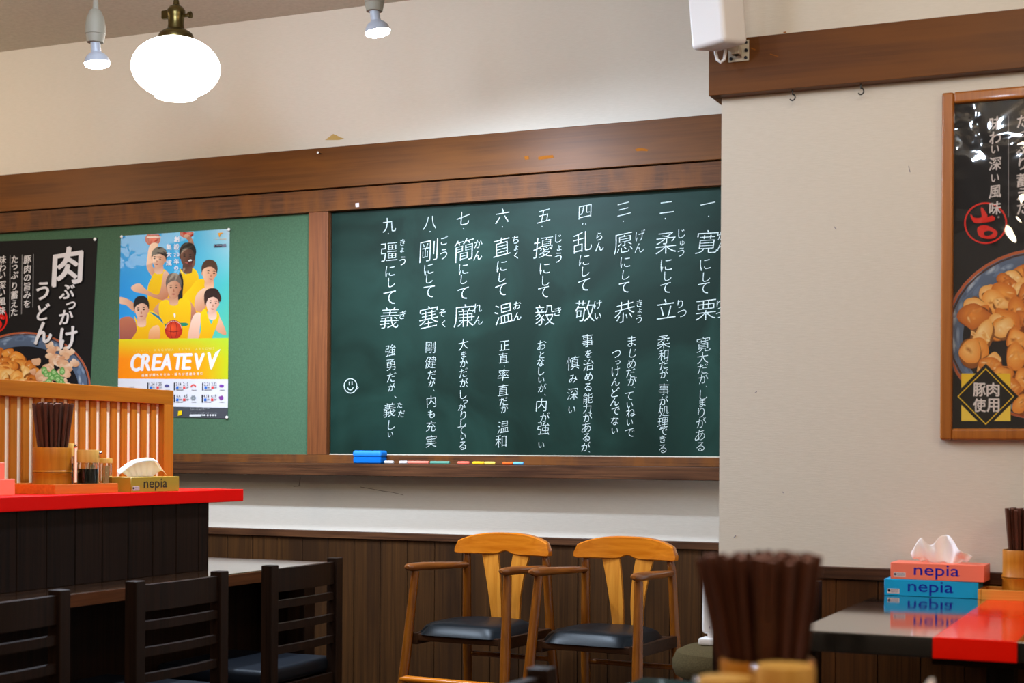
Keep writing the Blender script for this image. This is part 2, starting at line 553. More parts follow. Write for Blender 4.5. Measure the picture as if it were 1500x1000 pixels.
class Picture:
    """Flat printed picture on an upright plane; shapes are laid over each other like ink."""

    def __init__(self, conv, Y, step=8e-6, rect=None, ink=0.78):
        self.ink = ink
        self.conv, self.Y, self.step, self.rect = conv, Y, step, rect
        self.v, self.f, self.c = [], [], []
        self.n = 0

    def P(self, u, v):
        x, y = self.conv(u, v)
        p = on_wall(x, y, self.Y)
        return Vector((p.x, self.Y - self.step * self.n, p.z))

    def tri(self, pts, cols, faces):
        o = len(self.v)
        self.v += [self.P(*p) for p in pts]
        self.c += cols
        self.f += [[i + o for i in f] for f in faces]
        self.n += 1

    def poly(self, pts, c1, c2=None, ang=90, smooth=True, n=5):
        if smooth:
            pts = smooth_loop(pts, n)
        if self.rect:
            pts = clip_poly(pts, self.rect)
        if len(pts) < 3:
            return
        d = (math.cos(math.radians(ang)), math.sin(math.radians(ang)))
        q = [p[0] * d[0] + p[1] * d[1] for p in pts]
        lo, hi = min(q), max(q)
        cols = [mixc(c1, c2 or c1, (t - lo) / max(hi - lo, 1e-6)) for t in q]
        tris = tessellate_polygon([[Vector((p[0], p[1], 0)) for p in pts]])
        self.tri(pts, cols, [list(t) for t in tris])

    def blob(self, cx, cy, rx, ry, c_mid, c_edge, k=14, jag=0.12, rot=0.0, shift=(0, 0)):
        pts = []
        for i in range(k):
            a = 2 * math.pi * i / k
            r = 1 + random.uniform(-jag, jag)
            x, y = rx * r * math.cos(a), ry * r * math.sin(a)
            pts.append((cx + x * math.cos(rot) - y * math.sin(rot), cy + x * math.sin(rot) + y * math.cos(rot)))
        pts = smooth_loop(pts, 4)
        if self.rect:
            pts = clip_poly(pts, self.rect)
        if len(pts) < 3:
            return
        m = (cx + shift[0], cy + shift[1])
        if self.rect:
            m = (min(max(m[0], self.rect[0]), self.rect[2]), min(max(m[1], self.rect[1]), self.rect[3]))
        k = len(pts)
        self.tri([m] + pts, [c_mid] + [c_edge] * k, [[0, i + 1, (i + 1) % k + 1] for i in range(k)])

    def ring(self, cx, cy, rx, ry, w, c, a0=0, a1=360, k=40, wy=None):
        pts, fs = [], []
        for i in range(k + 1):
            a = math.radians(a0 + (a1 - a0) * i / k)
            for s in (0, 1):
                pts.append((cx + (rx - s * w) * math.cos(a), cy + (ry - s * (wy or w)) * math.sin(a)))
        if self.rect:
            r = self.rect
            pts = [(min(max(p[0], r[0]), r[2]), min(max(p[1], r[1]), r[3])) for p in pts]
        fs = [[2 * i, 2 * i + 1, 2 * i + 3, 2 * i + 2] for i in range(k)]
        self.tri(pts, [c] * len(pts), fs)

    def grid(self, u0, v0, u1, v1, fn, nu=24, nv=32):
        pts = [(u0 + (u1 - u0) * i / nu, v0 + (v1 - v0) * j / nv) for j in range(nv + 1) for i in range(nu + 1)]
        fs = [[j * (nu + 1) + i, j * (nu + 1) + i + 1, (j + 1) * (nu + 1) + i + 1, (j + 1) * (nu + 1) + i]
              for j in range(nv) for i in range(nu)]
        self.tri(pts, [fn((p[0] - u0) / (u1 - u0), (p[1] - v0) / (v1 - v0)) for p in pts], fs)

    def char(self, ch, u, v, w, h, c, off=0.0, shear=0.0, rot=0.0, slant=0.0):
        """A character filling w x h about (u, v); off fattens the strokes by overprinting."""
        if off > 0.005:
            d = off * max(w, h) * 0.9
            for dx, dy in ((-d, -d * 0.4), (d, d * 0.4), (0, d * 0.7), (0, -d * 0.7)):
                self.char(ch, u + dx, v + dy, w - d, h - d, c, 0.0, shear, rot, slant)
            return
        vs, fs = glyph(ch, 0.0)
        if not vs:
            return
        x0, x1 = min(p[0] for p in vs), max(p[0] for p in vs)
        y0, y1 = min(p[1] for p in vs), max(p[1] for p in vs)
        sx, sy = w / max(x1 - x0, 0.02), h / max(y1 - y0, 0.02)
        cr, sr = math.cos(rot), math.sin(rot)
        pts = []
        for x, y in vs:
            x, y = (x - (x0 + x1) / 2) * sx, -(y - (y0 + y1) / 2) * sy
            y -= shear * x
            x -= slant * y
            pts.append((u + x * cr - y * sr, v + x * sr + y * cr))
        if self.rect and (max(p[0] for p in pts) > self.rect[2] or min(p[0] for p in pts) < self.rect[0]):
            for f in fs:
                pl = clip_poly([pts[i] for i in f], self.rect)
                if len(pl) > 2:
                    self.tri(pl, [c] * len(pl), [list(t) for t in tessellate_polygon([[Vector((p[0], p[1], 0)) for p in pl]])])
                    self.n -= 1
            self.n += 1
            return
        self.tri(pts, [c] * len(pts), fs)

    def em(self, ch, u, v, size, c, off=0.0, **k):
        vs, _ = glyph(ch, 0.0)
        w = max(p[0] for p in vs) - min(p[0] for p in vs)
        h = max(p[1] for p in vs) - min(p[1] for p in vs)
        self.char(ch, u, v, w * size * 0.9, h * size, c, off, **k)

    def build(self, name, material, parent=None, back=None):
        me = bpy.data.meshes.new(name)
        me.from_pydata(self.v, [], self.f)
        ca = me.color_attributes.new('print', 'FLOAT_COLOR', 'POINT')
        ca.data.foreach_set('color', [x * (1.0 if k == 3 else self.ink) for c in self.c for k, x in enumerate(lin(c))])
        me.materials.append(M[material])
        # every sheet of ink faces the room
        b = bmesh.new()
        b.from_mesh(me)
        for f in b.faces:
            if f.normal.y > 0:
                f.normal_flip()
        b.to_mesh(me)
        b.free()
        o = bpy.data.objects.new(name, me)
        COL.objects.link(o)
        if parent:
            o.parent = parent
        return o


# ================================================================== THE ROOM
BACK, RW = 5.06, 4.177


def struct(name, mb, mats, label=None, parent=None, **k):
    o = mb.build(name, mats, parent, **k)
    if parent is None:
        o['kind'] = 'structure'
        if label:
            o['label'] = label
    return o


struct('floor', MB().box((-6, -3, -0.05), (2.5, 5.2, 0)), 'floor')
struct('ceiling', MB().box((-6, -3, 2.737), (2.5, 5.2, 2.80)), 'ceiling')
wall_back = struct('wall_back', MB().box((-6, BACK, 0), (2.5, BACK + 0.1, 2.737)), 'paper')
struct('wall_left', MB().box((-6.1, -3, 0), (-6, 5.2, 2.737)), 'paper')
struct('wall_front', MB().box((-6, -3.1, 0), (2.5, -3, 2.737)), 'paper')
struct('wall_side', MB().box((2.5, -3, 0), (2.6, 5.2, 2.737)), 'paper')
struct('wall_right', MB().box((-1.212, RW, 0), (2.5, BACK, 2.737)), 'paper')

# a torn scrap of wallpaper above the band
pp = [on_wall(x, y, BACK - 0.0008) for x, y in ((476, 205), (483, 200), (488, 196), (493, 198), (498, 201), (505, 203), (496, 205))]
struct('torn_patch', MB().add(pp, [list(range(7))]), 'plaster', parent=wall_back, smooth=False)
seam = MB()
for pth in (((438, 711.5), (440, 699)), ((430, 712), (440, 711.5))):
    a, b_ = (on_wall(x, y, BACK - 0.0008) for x, y in pth)
    seam.tube([a, b_], 0.0008, 5)
struct('paper_seam', seam, 'ledge', parent=wall_back)
crk = MB().tube([on_wall(x, y, BACK - 0.0004) for x, y in ((528, 713), (545, 716), (560, 719), (575, 721), (591, 725))], 0.0007, 5)
struct('paper_crack', crk, 'ledge', parent=wall_back)
scr = MB()
wall_r = bpy.data.objects['wall_right']
for pts in (((1075, 787), (1078, 784)), ((1331, 243), (1333, 252)), ((1222, 332), (1225, 336)), ((1106, 575), (1109, 573)), ((1146, 720), (1148, 722))):
    scr.tube([on_wall(x, y, RW - 0.0004) for x, y in pts], 0.0009, 5)
struct('scuff_marks', scr, 'grey_ink', parent=wall_r)

XL, XR = -6.0, -1.212
struct('trim_1', MB().box((XL, 5.012, 2.058), (XR, BACK, 2.210), 0.002), 'band', 'wide brown wooden band along the back wall')
struct('trim_2', MB().box((XL, 5.018, 1.972), (XR, BACK, 2.053), 0.0015), 'rail', 'brown rail framing the top of the boards')
struct('trim_3', MB().box((-3.062, 5.022, 1.06), (-2.978, BACK, 1.972), 0.0015), 'post', 'upright brown post between the two boards')
struct('trim_4', MB().box((XL, 5.022, 1.028), (XR, BACK, 1.060), 0.0015), 'rail', 'brown rail along the foot of the boards')
struct('trim_8', MB().box((-1.237, RW, 2.062), (-1.212, 5.011, 2.213), 0.002), 'band', 'brown beam returning along the side of the projecting wall')
struct('trim_5', MB().box((-1.237, 4.132, 2.062), (2.5, RW, 2.213), 0.002), 'band', 'brown beam across the right wall')


def panelling(name, x0, x1, y0, y1, z1, w, m='panel'):
    mb = MB()
    mb.box((x0, y0 + 0.006, 0.0), (x1, y1, z1))
    x = x0
    while x < x1 - 0.001:
        e = min(x + w, x1)
        mb.box((x + 0.001, y0, 0.0), (e - 0.001, y0 + 0.008, z1), 0.0015, seg=1)
        x = e
    return struct(name, mb, m)


panelling('wainscot_back', XL, XR, 5.034, BACK, 0.748, 0.112)
panelling('wainscot_right', -1.216, 2.5, 4.156, RW, 0.738, 0.112, 'panel_lit')
struct('trim_6', MB().box((XL, 5.024, 0.748), (XR, BACK, 0.774), 0.003), 'ledge', 'brown cap rail of the back wall panelling')
struct('trim_7', MB().box((-1.222, 4.146, 0.738), (2.5, RW, 0.770), 0.003), 'ledge', 'brown cap rail of the right wall panelling')

# ================================================================== BOARDS
BB = 5.046
tag(MB().box((XL + 0.01, 5.04, 1.06), (-3.062, BACK - 0.002, 1.972)).build('notice_board', 'green'),
    'pale green cloth notice board with two posters pinned on it', 'notice board')

board = thing('blackboard', 'dark green chalkboard covered in white vertical Japanese handwriting', 'blackboard', (-2.09, 5.046, 1.06))


def rel(v, o):
    return Vector(v) - o.location


MB().box(rel((-2.978, BB, 1.06), board), rel((XR, BACK - 0.002, 1.972), board)).build('board_surface', 'slate', board)
MB().box(rel((-2.978, 5.040, 1.06), board), rel((XR, BB + 0.002, 1.0635), board), 0.0005).build('edge_strip', 'white_metal', board)
MB().box(rel((-2.978, 5.040, 1.06), board), rel((-2.9745, BB + 0.002, 1.972), board), 0.0005).build('edge_strip', 'panel', board)

# char,x,y[,size] in the photograph's rows and columns
K, KA, RU, LW = 33, 21, 11.5, 17
CHALK = {
    'nine': ('九570,329,24 ・569,342,9 彊570,369,32 に571.6,397,20 し573.6,413,17 て571,436,25 義571,465,35 き589.6,355,11 ょ589,366,10 う589.6,382,15 ぎ590,461,13 '
             '強572,513,19 勇572.4,534,18 だ573.5,552.5,17 が573.5,567,13 、579,581,12 義570.6,600,22 し573.5,622,17 い572,636,10 た585.6,593,10 だ588,606,12'),
    'eight': ('八630,326,24 ・630,339,9 剛628,367,34 に628,394,20 し629,408,17 て628,427,23 塞628,464,35 ご651,352,14 う650,372,17 そ648,458,14 く649.6,474,12 '
              '剛630.7,508.5,19 健630.7,530.5,20 だ632.5,549,15 が632.5,561,12 、635.5,571.6,9 内631.8,587.7,19 も631.8,606,15 充631.4,624,17 実631.8,646,19'),
    'seven': ('七678.4,319.6,24 ・679,335,9 簡679.6,366,34 に679,394,20 し679.6,409,17 て678,430,22 廉680,462,35 か700.6,357,15 ん700,374,15 れ699,451,17 ん701,469,16 '
              '大678.7,504,18 ま679.4,519.5,12 か679.4,531.6,14 だ678.7,546,16 が679.4,560,14 、683.8,565,9 し678.7,577,16 っ681.3,588,11 か676.5,596,13 り678.7,608,15 し678.7,619,14 て676.5,630,17 い678.7,640,11 る677.6,652.6,15'),
    'six': ('六736,316,24 ・736,332,9 直735,361,30 に735,389.6,20 し735.6,405.6,17 て734,425,23 温738,459,33 ち755,351,14 ょ756,363,11 く756,374,12 お757.6,447,13 ん758,463,14 '
            '正739,506,18 直737.4,524,17 ・738.8,536,7 率737.4,549,19 直737,571,18 だ737.4,587.7,15 が739,598,13 温737,625,20 和733.7,646,21'),
    'five': ('五797,316,24 ・794,331.6,9 擾795.6,362,33 に798,393,21 し799.4,411,18 て796.4,428,22 毅798,461,33 じ818,349,15 ょ819,363,12 う817.6,377,17 き817,456,15 '
             'お793.6,505,17 と793.8,519.5,12 な792,530.5,14 し793,543,15 い793,556,12 が794.2,568,14 、798.5,578,9 内793,593,21 が798,611,16 強796,627,22 い793,651.5,12'),
    'four': ('四857,310,24 ・853.6,328,8 ・858,328,8 乱853,354,34 に856,381,20 し858,397,18 て855,418,23 敬857,455,35 ら878,346,14 ん878,361,15 け875.6,446,14 い876,463,12 '
             '事860.7,498.6,21 を862,518,13 治862,534,18 め862.4,551.4,15 る861.3,566.8,14 能861.3,583,17 力860,598,15 が860.7,611,15 あ859,626,17 る859,640.5,14 が858,654,15 、863,661.5,9 '
             '慎839.3,531.6,21 み839.3,554.7,15 深838.7,576.7,20 い837.8,600,14'),
    'three': ('三913.6,306,25 ・913,324,9 愿913,356,33 に916,384,20 し917,402,18 て914.4,421,21 恭915,456,34 げ938,345,17 ん936.4,363,16 き936.6,444,12 ょ937,455,10 う936,467,14 '
              'ま925.3,499.7,18 じ927,517,16 め925,532.7,16 だ923.8,546,16 が926,558,15 、928.6,567,9 て921.6,580,16 い922.7,593,12 ね923.8,604,15 い922.7,618.5,12 で922.7,634,16 '
              'つ902.9,518.4,17 っ905,530.5,11 け902.2,543.7,16 ん901.8,559,15 ど901.4,574.5,15 ん900.7,588,15 で901.8,602,15 な900.7,616,15 い900.7,630.6,13'),
    'two': ('二976.4,303.6,25 ・974.6,320,11 柔975.6,356,34 に976,388,22 し978.4,404,17 て975,422,20 立975.4,452,33 じ998.4,342,15 ゅ999.4,356,10 う997.6,369,16 り996.4,445,14 つ999,459,16 '
            '柔972.2,500.8,22 和971.8,519.5,18 だ972.6,534,15 が972.6,547,14 、977,557,9 事972.6,570,19 が972.2,586.6,14 処972.2,602,18 理971,618.5,18 で971.8,631.7,15 き970.7,643,12 る970.7,657,16'),
    'one': ('一1037,298,24 ・1038,316.6,9 寛1036,354,38 に1033,387,20 し1035,405,18 て1031,422,22 栗1034,454,33 か1057,345,13 ん1056,361,14 り1054,446,15 つ1054,461,14 '
            '寛1030.5,504,23 大1029.4,524,19 だ1029,540,18 が1030.5,554,16 、1035,566,9 し1030.5,578,17 ま1029,590,14 り1027.2,604,18 が1027.2,618.5,16 あ1025.5,637,19 る1026,654,17'),
}
CY = BB - 0.0007
for word, spec in CHALK.items():
    runs = {}
    x_main = float(spec[1:].split(',')[0])
    for it in spec.split():
        ch = it[0]
        x, y, em = (float(q) for q in it[1:].split(','))
        low = y > 487
        side = x > x_main + 14 if not low else (x < x_main - 16 and y > 510 or (word == 'nine' and x > 582))
        if low and word == 'three':
            side = x < 912
        kind_ = (low, side, y < 345)
        if not low and side:
            kind_ = (low, side, y > 420)
        mb = runs.setdefault(kind_, MB())
        p = on_wall(x, y, CY)
        ppm = (on_wall(x, y, CY) - Vector((0, 0, EYE))).dot(Vector((-_s, _c, 0)))
        ppm = F / ppm
        e = em / ppm
        off = (-0.012 if em > 15 else -0.004) if 0x3040 <= ord(ch) <= 0x30ff else (-0.014 if em > 22 else -0.012)
        if ch == '・':
            off = 0.0
            e *= 0.8
        e *= random.uniform(0.97, 1.06)
        letter(mb, ch, lambda dx, dy, p=p: rel((p.x + dx, CY, p.z + dy), board), e, off,
               shear=random.uniform(0.03, 0.20), rot=random.uniform(-0.07, 0.05), slant=random.uniform(-0.06, 0.10))
    for mb in runs.values():
        mb.build('chalk_writing', 'chalk', board, smooth=False)

sm = MB()


def chalk_line(mb, pts, r=0.0022):
    q = [rel(on_wall(x, y, CY), board) for x, y in pts]
    vs, fs = [], []
    for i, p in enumerate(q):
        t = (q[min(i + 1, len(q) - 1)] - q[max(i - 1, 0)]).normalized()
        nrm = Vector((-t.z, 0, t.x)) * r
        vs += [p + nrm, p - nrm]
    fs = [[2 * i, 2 * i + 1, 2 * i + 3, 2 * i + 2] for i in range(len(q) - 1)]
    mb.add(vs, fs)


chalk_line(sm, [(513.4 + 9.3 * math.cos(a / 20 * 6.283), 565 + 10.6 * math.sin(a / 20 * 6.283)) for a in range(21)], 0.0016)
chalk_line(sm, [(509, 567), (510.5, 570), (513, 571), (516, 570), (517.5, 566.5)], 0.0016)
chalk_line(sm, [(511.6, 559), (511.9, 564)], 0.0018)
chalk_line(sm, [(515.6, 558.5), (515.8, 563.5)], 0.0018)
chalk_line(sm, [(522.5, 565), (524.8, 567.5), (522, 570)], 0.0016)
sm.build('chalk_smiley', 'chalk', board, smooth=False)

# small fixings on the wooden bands
tag(MB().add([on_wall(x, y, 5.0172) for x, y in ((520.6, 297.6), (525.8, 297), (526, 302.8), (521, 303.4))] +
             [on_wall(x, y, 5.018) for x, y in ((520.6, 297.6), (525.8, 297), (526, 302.8), (521, 303.4))],
             [[0, 1, 2, 3], [4, 5, 6, 7], [0, 1, 5, 4], [1, 2, 6, 5], [2, 3, 7, 6], [3, 0, 4, 7]]).build('tape_square', 'tape', smooth=False),
    'tiny white square of tape on the rail above the chalkboard', 'tape')
np_ = on_wall(465.5, 223.5, 4.99)
t_ = thing('nail', 'small pale nail sticking out near the top of the brown band', 'nail', np_)
MB().lathe([(0.0, -0.002), (0.004, -0.0015), (0.0045, 0), (0.003, 0.001), (0, 0.0012)], mtx=Matrix.Rotation(math.pi / 2, 4, 'X'), seg=14).build('nail_head', 'pin', t_)
MB().tube([(0, 0.0, 0), (0, 0.024, 0)], 0.0016, 8).build('shank', 'iron', t_)

chip = MB()
for pts in (((930, 218.5), (936, 216.5), (943, 217), (950, 219), (948, 221.5), (940, 220.5), (933, 221.5)), ((788, 230), (797, 228), (810, 227), (811, 231), (799, 233), (789, 234)),
            ((768, 229), (774, 228), (775, 233), (769, 234))):
    chip.add([on_wall(x, y, 5.0115) for x, y in pts], [list(range(len(pts)))])
struct('worn_chips', chip, mat('worn_wood', (150, 88, 26), 0.8, 0.1), parent=bpy.data.objects['trim_1'], smooth=False)
chip = MB()
for pts in (((1100, 70), (1107, 72.5), (1106, 73.5), (1100, 71.2)), ((1128, 78.5), (1140, 82.2), (1139.5, 83.2), (1128, 79.6)), ((1147, 47), (1151, 46), (1152, 48), (1148, 48.5))):
    chip.add([on_wall(x, y, 4.1315) for x, y in pts], [list(range(len(pts)))])
struct('worn_chips', chip, bpy.data.materials['worn_wood'], parent=bpy.data.objects['trim_5'], smooth=False)

# ledge, eraser and chalk
tag(MB().box((XL, 4.948, 0.983), (XR, 5.034, 1.028), 0.003).build('chalk_ledge', 'ledge'),
    'dark wooden ledge under the boards holding eraser and chalk', 'ledge')
er = on_wall(541, 676, 4.985)
t_ = thing('board_eraser', 'blue chalkboard eraser on the wooden ledge', 'eraser', (er.x, 4.990, 1.028))
MB().box((-0.058, -0.025, 0.0), (0.058, 0.025, 0.026), 0.006, seg=3).build('felt_pad', 'eraser_felt', t_)
MB().box((-0.060, -0.027, 0.023), (0.060, 0.027, 0.048), 0.009, seg=3).build('grip', 'eraser_blue', t_)
STICKS = [(566, 579, (214, 206, 200), 'stub of white chalk beside the blue eraser', 0), (588, 599, (216, 208, 204), 'short white chalk touching the long pink chalk', 0),
          (600, 630.5, (238, 130, 110), 'long pink chalk stick, the first pink one right of the eraser', 0), (633, 661, (96, 150, 132), 'green chalk stick on the ledge', 0),
          (673, 690, (232, 112, 92), 'short pink chalk between the green and the yellow sticks', 0), (695, 711.5, (236, 186, 40), 'deep yellow chalk stick', 0),
          (712.5, 728, (224, 196, 90), 'pale yellow chalk stick touching the deep yellow one', 0), (739, 753.5, (226, 96, 40), 'orange chalk stick beside the blue chalk', 0),
          (754.5, 769, (108, 168, 226), 'light blue chalk stick at the end of the row', 0)]
for i, (x0, x1, c, lab, _) in enumerate(STICKS):
    a, b_ = on_wall(x0, 677, 4.975), on_wall(x1, 677, 4.975)
    mm = mat('chalk_stick_%d' % i, c, 0.9, 0.1)
    h = (b_.x - a.x) / 2
    o = MB().tube([(-h, 0, 0), (-h + 0.002, 0, 0), (h - 0.002, 0, 0), (h, 0, 0)], [0.0045, 0.0058, 0.0058, 0.0045], 14).build('chalk_stick', mm, loc=((a.x + b_.x) / 2, 4.962, 1.0338))
    tag(o, lab, 'chalk', 'chalk sticks on the ledge')
    h = None

# ================================================================== POSTERS
WHITE = (232, 226, 226)


def bowl_of_meat(pic, S, cx, cy, rx, ry, lumps, onions=None, flakes=None):
    """A printed bowl of noodles with meat: S scales the details."""
    pic.blob(cx, cy, rx, ry, (40, 46, 60), (96, 112, 138), 24, 0.0)
    for i in range(80):
        a = random.uniform(0, 6.28)
        q = random.uniform(0.84, 0.96)
        pic.blob(cx + rx * q * math.cos(a), cy + ry * q * math.sin(a), S * random.uniform(2, 6), S * random.uniform(1, 2.4),
                 random.choice([(150, 168, 190), (104, 126, 158), (186, 198, 210), (70, 84, 110)]), (104, 122, 150), 7, 0.3, a + 1.57)
    pic.blob(cx, cy + ry * 0.06, rx * 0.82, ry * 0.80, (34, 24, 22), (22, 22, 28), 24, 0.0)
    pic.ring(cx, cy, rx, ry, S * 1.6, (186, 92, 48))
    pic.ring(cx, cy, rx - S * 2, ry - S * 2, S * 1.0, (70, 46, 40))
    for (x, y, r) in lumps:
        k = random.randint(0, 4)
        mid = [(255, 206, 122), (252, 186, 90), (244, 168, 74), (255, 222, 156), (236, 150, 60)][k]
        edge = [(236, 150, 58), (226, 134, 44), (210, 114, 34), (240, 172, 84), (190, 98, 30)][k]
        rot = random.uniform(0, 3.14)
        pic.blob(x + 0.3 * S, y + 0.9 * S, r * 1.0, r * 0.74, mixc(edge, (130, 66, 22), 0.6), mixc(edge, (96, 46, 16), 0.7), 8, 0.2, rot)
        pic.blob(x, y, r, r * random.uniform(0.55, 0.8), mid, edge, 8, 0.22, rot, (-0.2 * r, -0.25 * r))
        for _ in range(5):
            a = random.uniform(0, 6.28)
            q = random.uniform(0.1, 0.65)
            pic.blob(x + r * q * math.cos(a), y + r * q * 0.7 * math.sin(a), r * random.uniform(0.14, 0.42), r * random.uniform(0.06, 0.2),
                     random.choice([(252, 224, 170), (248, 206, 136), (170, 92, 34), (212, 136, 60), (232, 168, 90)]), mixc(mid, edge, random.uniform(0.2, 0.8)), 7, 0.35, random.uniform(0, 3))
    for (x, y, r) in flakes or ():
        pic.poly([(x + r * random.uniform(0.5, 1.1) * math.cos(a), y + r * random.uniform(0.4, 1.0) * math.sin(a)) for a in (0.2, 1.3, 2.4, 3.5, 4.4, 5.4)],
                 random.choice([(240, 206, 172), (232, 184, 146), (246, 220, 194)]), random.choice([(214, 150, 108), (226, 172, 130)]), random.uniform(0, 360), n=2)
    for (x, y, r) in onions or ():
        pic.blob(x, y, r, r * 0.75, (190, 224, 150), (70, 150, 60), 9, 0.12, random.uniform(0, 3))
        pic.blob(x, y, r * 0.45, r * 0.32, (120, 176, 84), (206, 232, 170), 7, 0.1)


# --- unframed udon poster, hanging a little askew
PZ = 5.0385
t_ = thing('udon_poster', 'black unframed food poster with big white brush writing and a noodle bowl', 'poster', (-4.3, 5.04, 1.5))


def parented(o, parent):
    for v in o.data.vertices:
        v.co -= parent.location
    o.parent = parent
    return o


pic = Picture(lambda u, v: (u, v), PZ, step=4e-6, rect=(-210, 300, 160, 900))
pic.rect = None
pic.poly([(-190, 360), (143, 348.3), (128, 650), (116, 890), (-205, 905)], (22, 20, 22), (30, 26, 27), 90, smooth=False)
for x0, y0, x1, y1 in ((48.6, 372, 47.6, 450), (32, 373, 31, 460), (14.4, 373.5, 13.6, 466)):
    pic.poly([(x0, y0), (x0 + 0.9, y0), (x1 + 0.9, y1), (x1, y1)], (150, 146, 146), smooth=False)
BR = dict(shear=0.16, slant=0.05)
pic.ring(-9, 467, 20, 21, 2.4, (226, 30, 22))
pic.poly([(-22, 462), (-8, 456), (6, 462), (5, 468), (-8, 464), (-20, 469)], (226, 30, 22))
pic.ring(-6, 475, 9, 8, 4, (226, 30, 22))
lump = [(random.uniform(-60, 50), random.uniform(512, 600), random.uniform(7, 14)) for _ in range(120)]
lump = [q for q in lump if ((q[0] + 40) / 95) ** 2 + ((q[1] - 566) / 56) ** 2 < 1 or q[1] > 530]
flk = [(random.gauss(82, 16), random.gauss(535, 18), random.uniform(5, 10)) for _ in range(60)]
flk = [q for q in flk if q[0] < 118 and q[1] > 494 and (q[1] > 512 or 52 < q[0] < 96)]
oni = [(random.uniform(58, 98), random.uniform(542, 568), random.uniform(3.5, 6)) for _ in range(26)]
bowl_of_meat(pic, 1.5, 36, 566, 97, 80, sorted(lump, key=lambda q: q[1]), oni, sorted(flk, key=lambda q: q[1]))
for ch, x, y, w, h, o_ in (('肉', 100, 389.5, 43, 56, 0.03), ('ぶ', 99, 427, 22, 21, 0.035), ('っ', 104.7, 447.5, 14, 11, 0.04), ('か', 97.8, 464, 20, 21, 0.035),
                           ('け', 101, 495, 25, 33, 0.03), ('う', 63.5, 426, 18, 26, 0.035), ('ど', 64.4, 457, 18, 24, 0.035), ('ん', 64.4, 487, 25, 32, 0.035)):
    pic.char(ch, x + 1.2, y + 1.4, w, h, (16, 14, 16), o_, **BR)
    pic.char(ch, x, y, w, h, WHITE, o_, **BR)
for s, xx, ys in (('豚肉の旨みを', 41.4, (380, 394, 407, 419.5, 432, 445)), ('たっぷり蓄えた', 22.8, (380, 391.5, 403, 419, 432, 445, 457)),
                  ('味わい深い風味。', 4.6, (380.5, 392, 403, 417.5, 429, 442, 455, 465.5))):
    for ch, yy in zip(s, ys):
        pic.em(ch, xx - (yy - 380) * 0.012, yy, 5.5 if ch == '。' else 13.2, WHITE, 0.022, **BR)
parented(pic.build('poster_sheet', 'print_matt'), t_)
for x, y in ((138.8, 350.4),):
    p = on_wall(x, y, PZ - 0.004)
    MB().lathe([(0, -0.004), (0.006, -0.003), (0.007, 0), (0.005, 0.003), (0, 0.004)], mtx=Matrix.Rotation(math.pi / 2, 4, 'X'), seg=14).build('push_pin', 'pin', t_, loc=p - t_.location)

# --- basketball poster
t_ = thing('basketball_poster', 'colourful poster of basketball players in yellow jerseys over orange and white bands', 'poster', (-3.69, 5.04, 1.57))
pic = Picture(lambda u, v: (160 + u / 5.884, 330 + v / 5.884), PZ)
# sheet corners in the poster's own units
UL, UR, VT = 85, 1042, 32


def edge_u(u, v):
    return u


def sky(a, b):
    t = min(1, max(0, b))
    c = mixc((34, 150, 224), (70, 188, 214), a)
    c = mixc(c, (88, 190, 140), max(0, a - 0.55) * 2.2 * t)
    c = mixc(c, (206, 214, 222), max(0, (a - 0.62)) * 2.4 * max(0, 1 - b * 2.2))
    c = mixc(c, (120, 204, 240), max(0, 0.5 - b) * 0.7 * (1 - a))
    return c


def warp(fn):
    """Grid in sheet coordinates to zoom units, following the sheet's slanted top edge."""
    return fn


corners = [(100, 92), (1038, 30), (1022, 1665), (72, 1640)]


def sheet_pt(a, b):
    tl, tr, br, bl = corners
    return tuple((tl[i] * (1 - a) + tr[i] * a) * (1 - b) + (bl[i] * (1 - a) + br[i] * a) * b for i in (0, 1))


def sheet_grid(b0, b1, fn, nu=16, nv=16, a0=0.0, a1=1.0):
    pts = [sheet_pt(a0 + (a1 - a0) * i / nu, b0 + (b1 - b0) * j / nv) for j in range(nv + 1) for i in range(nu + 1)]
    fs = [[j * (nu + 1) + i, j * (nu + 1) + i + 1, (j + 1) * (nu + 1) + i + 1, (j + 1) * (nu + 1) + i] for j in range(nv) for i in range(nu)]
    pic.tri(pts, [fn(i / nu, j / nv) for j in range(nv + 1) for i in range(nu + 1)], fs)


sheet_grid(0, 0.64, sky, 16, 20)
Y1, Y2, SK1, SK2 = (250, 206, 20), (232, 160, 12), (240, 196, 164), (206, 140, 104)


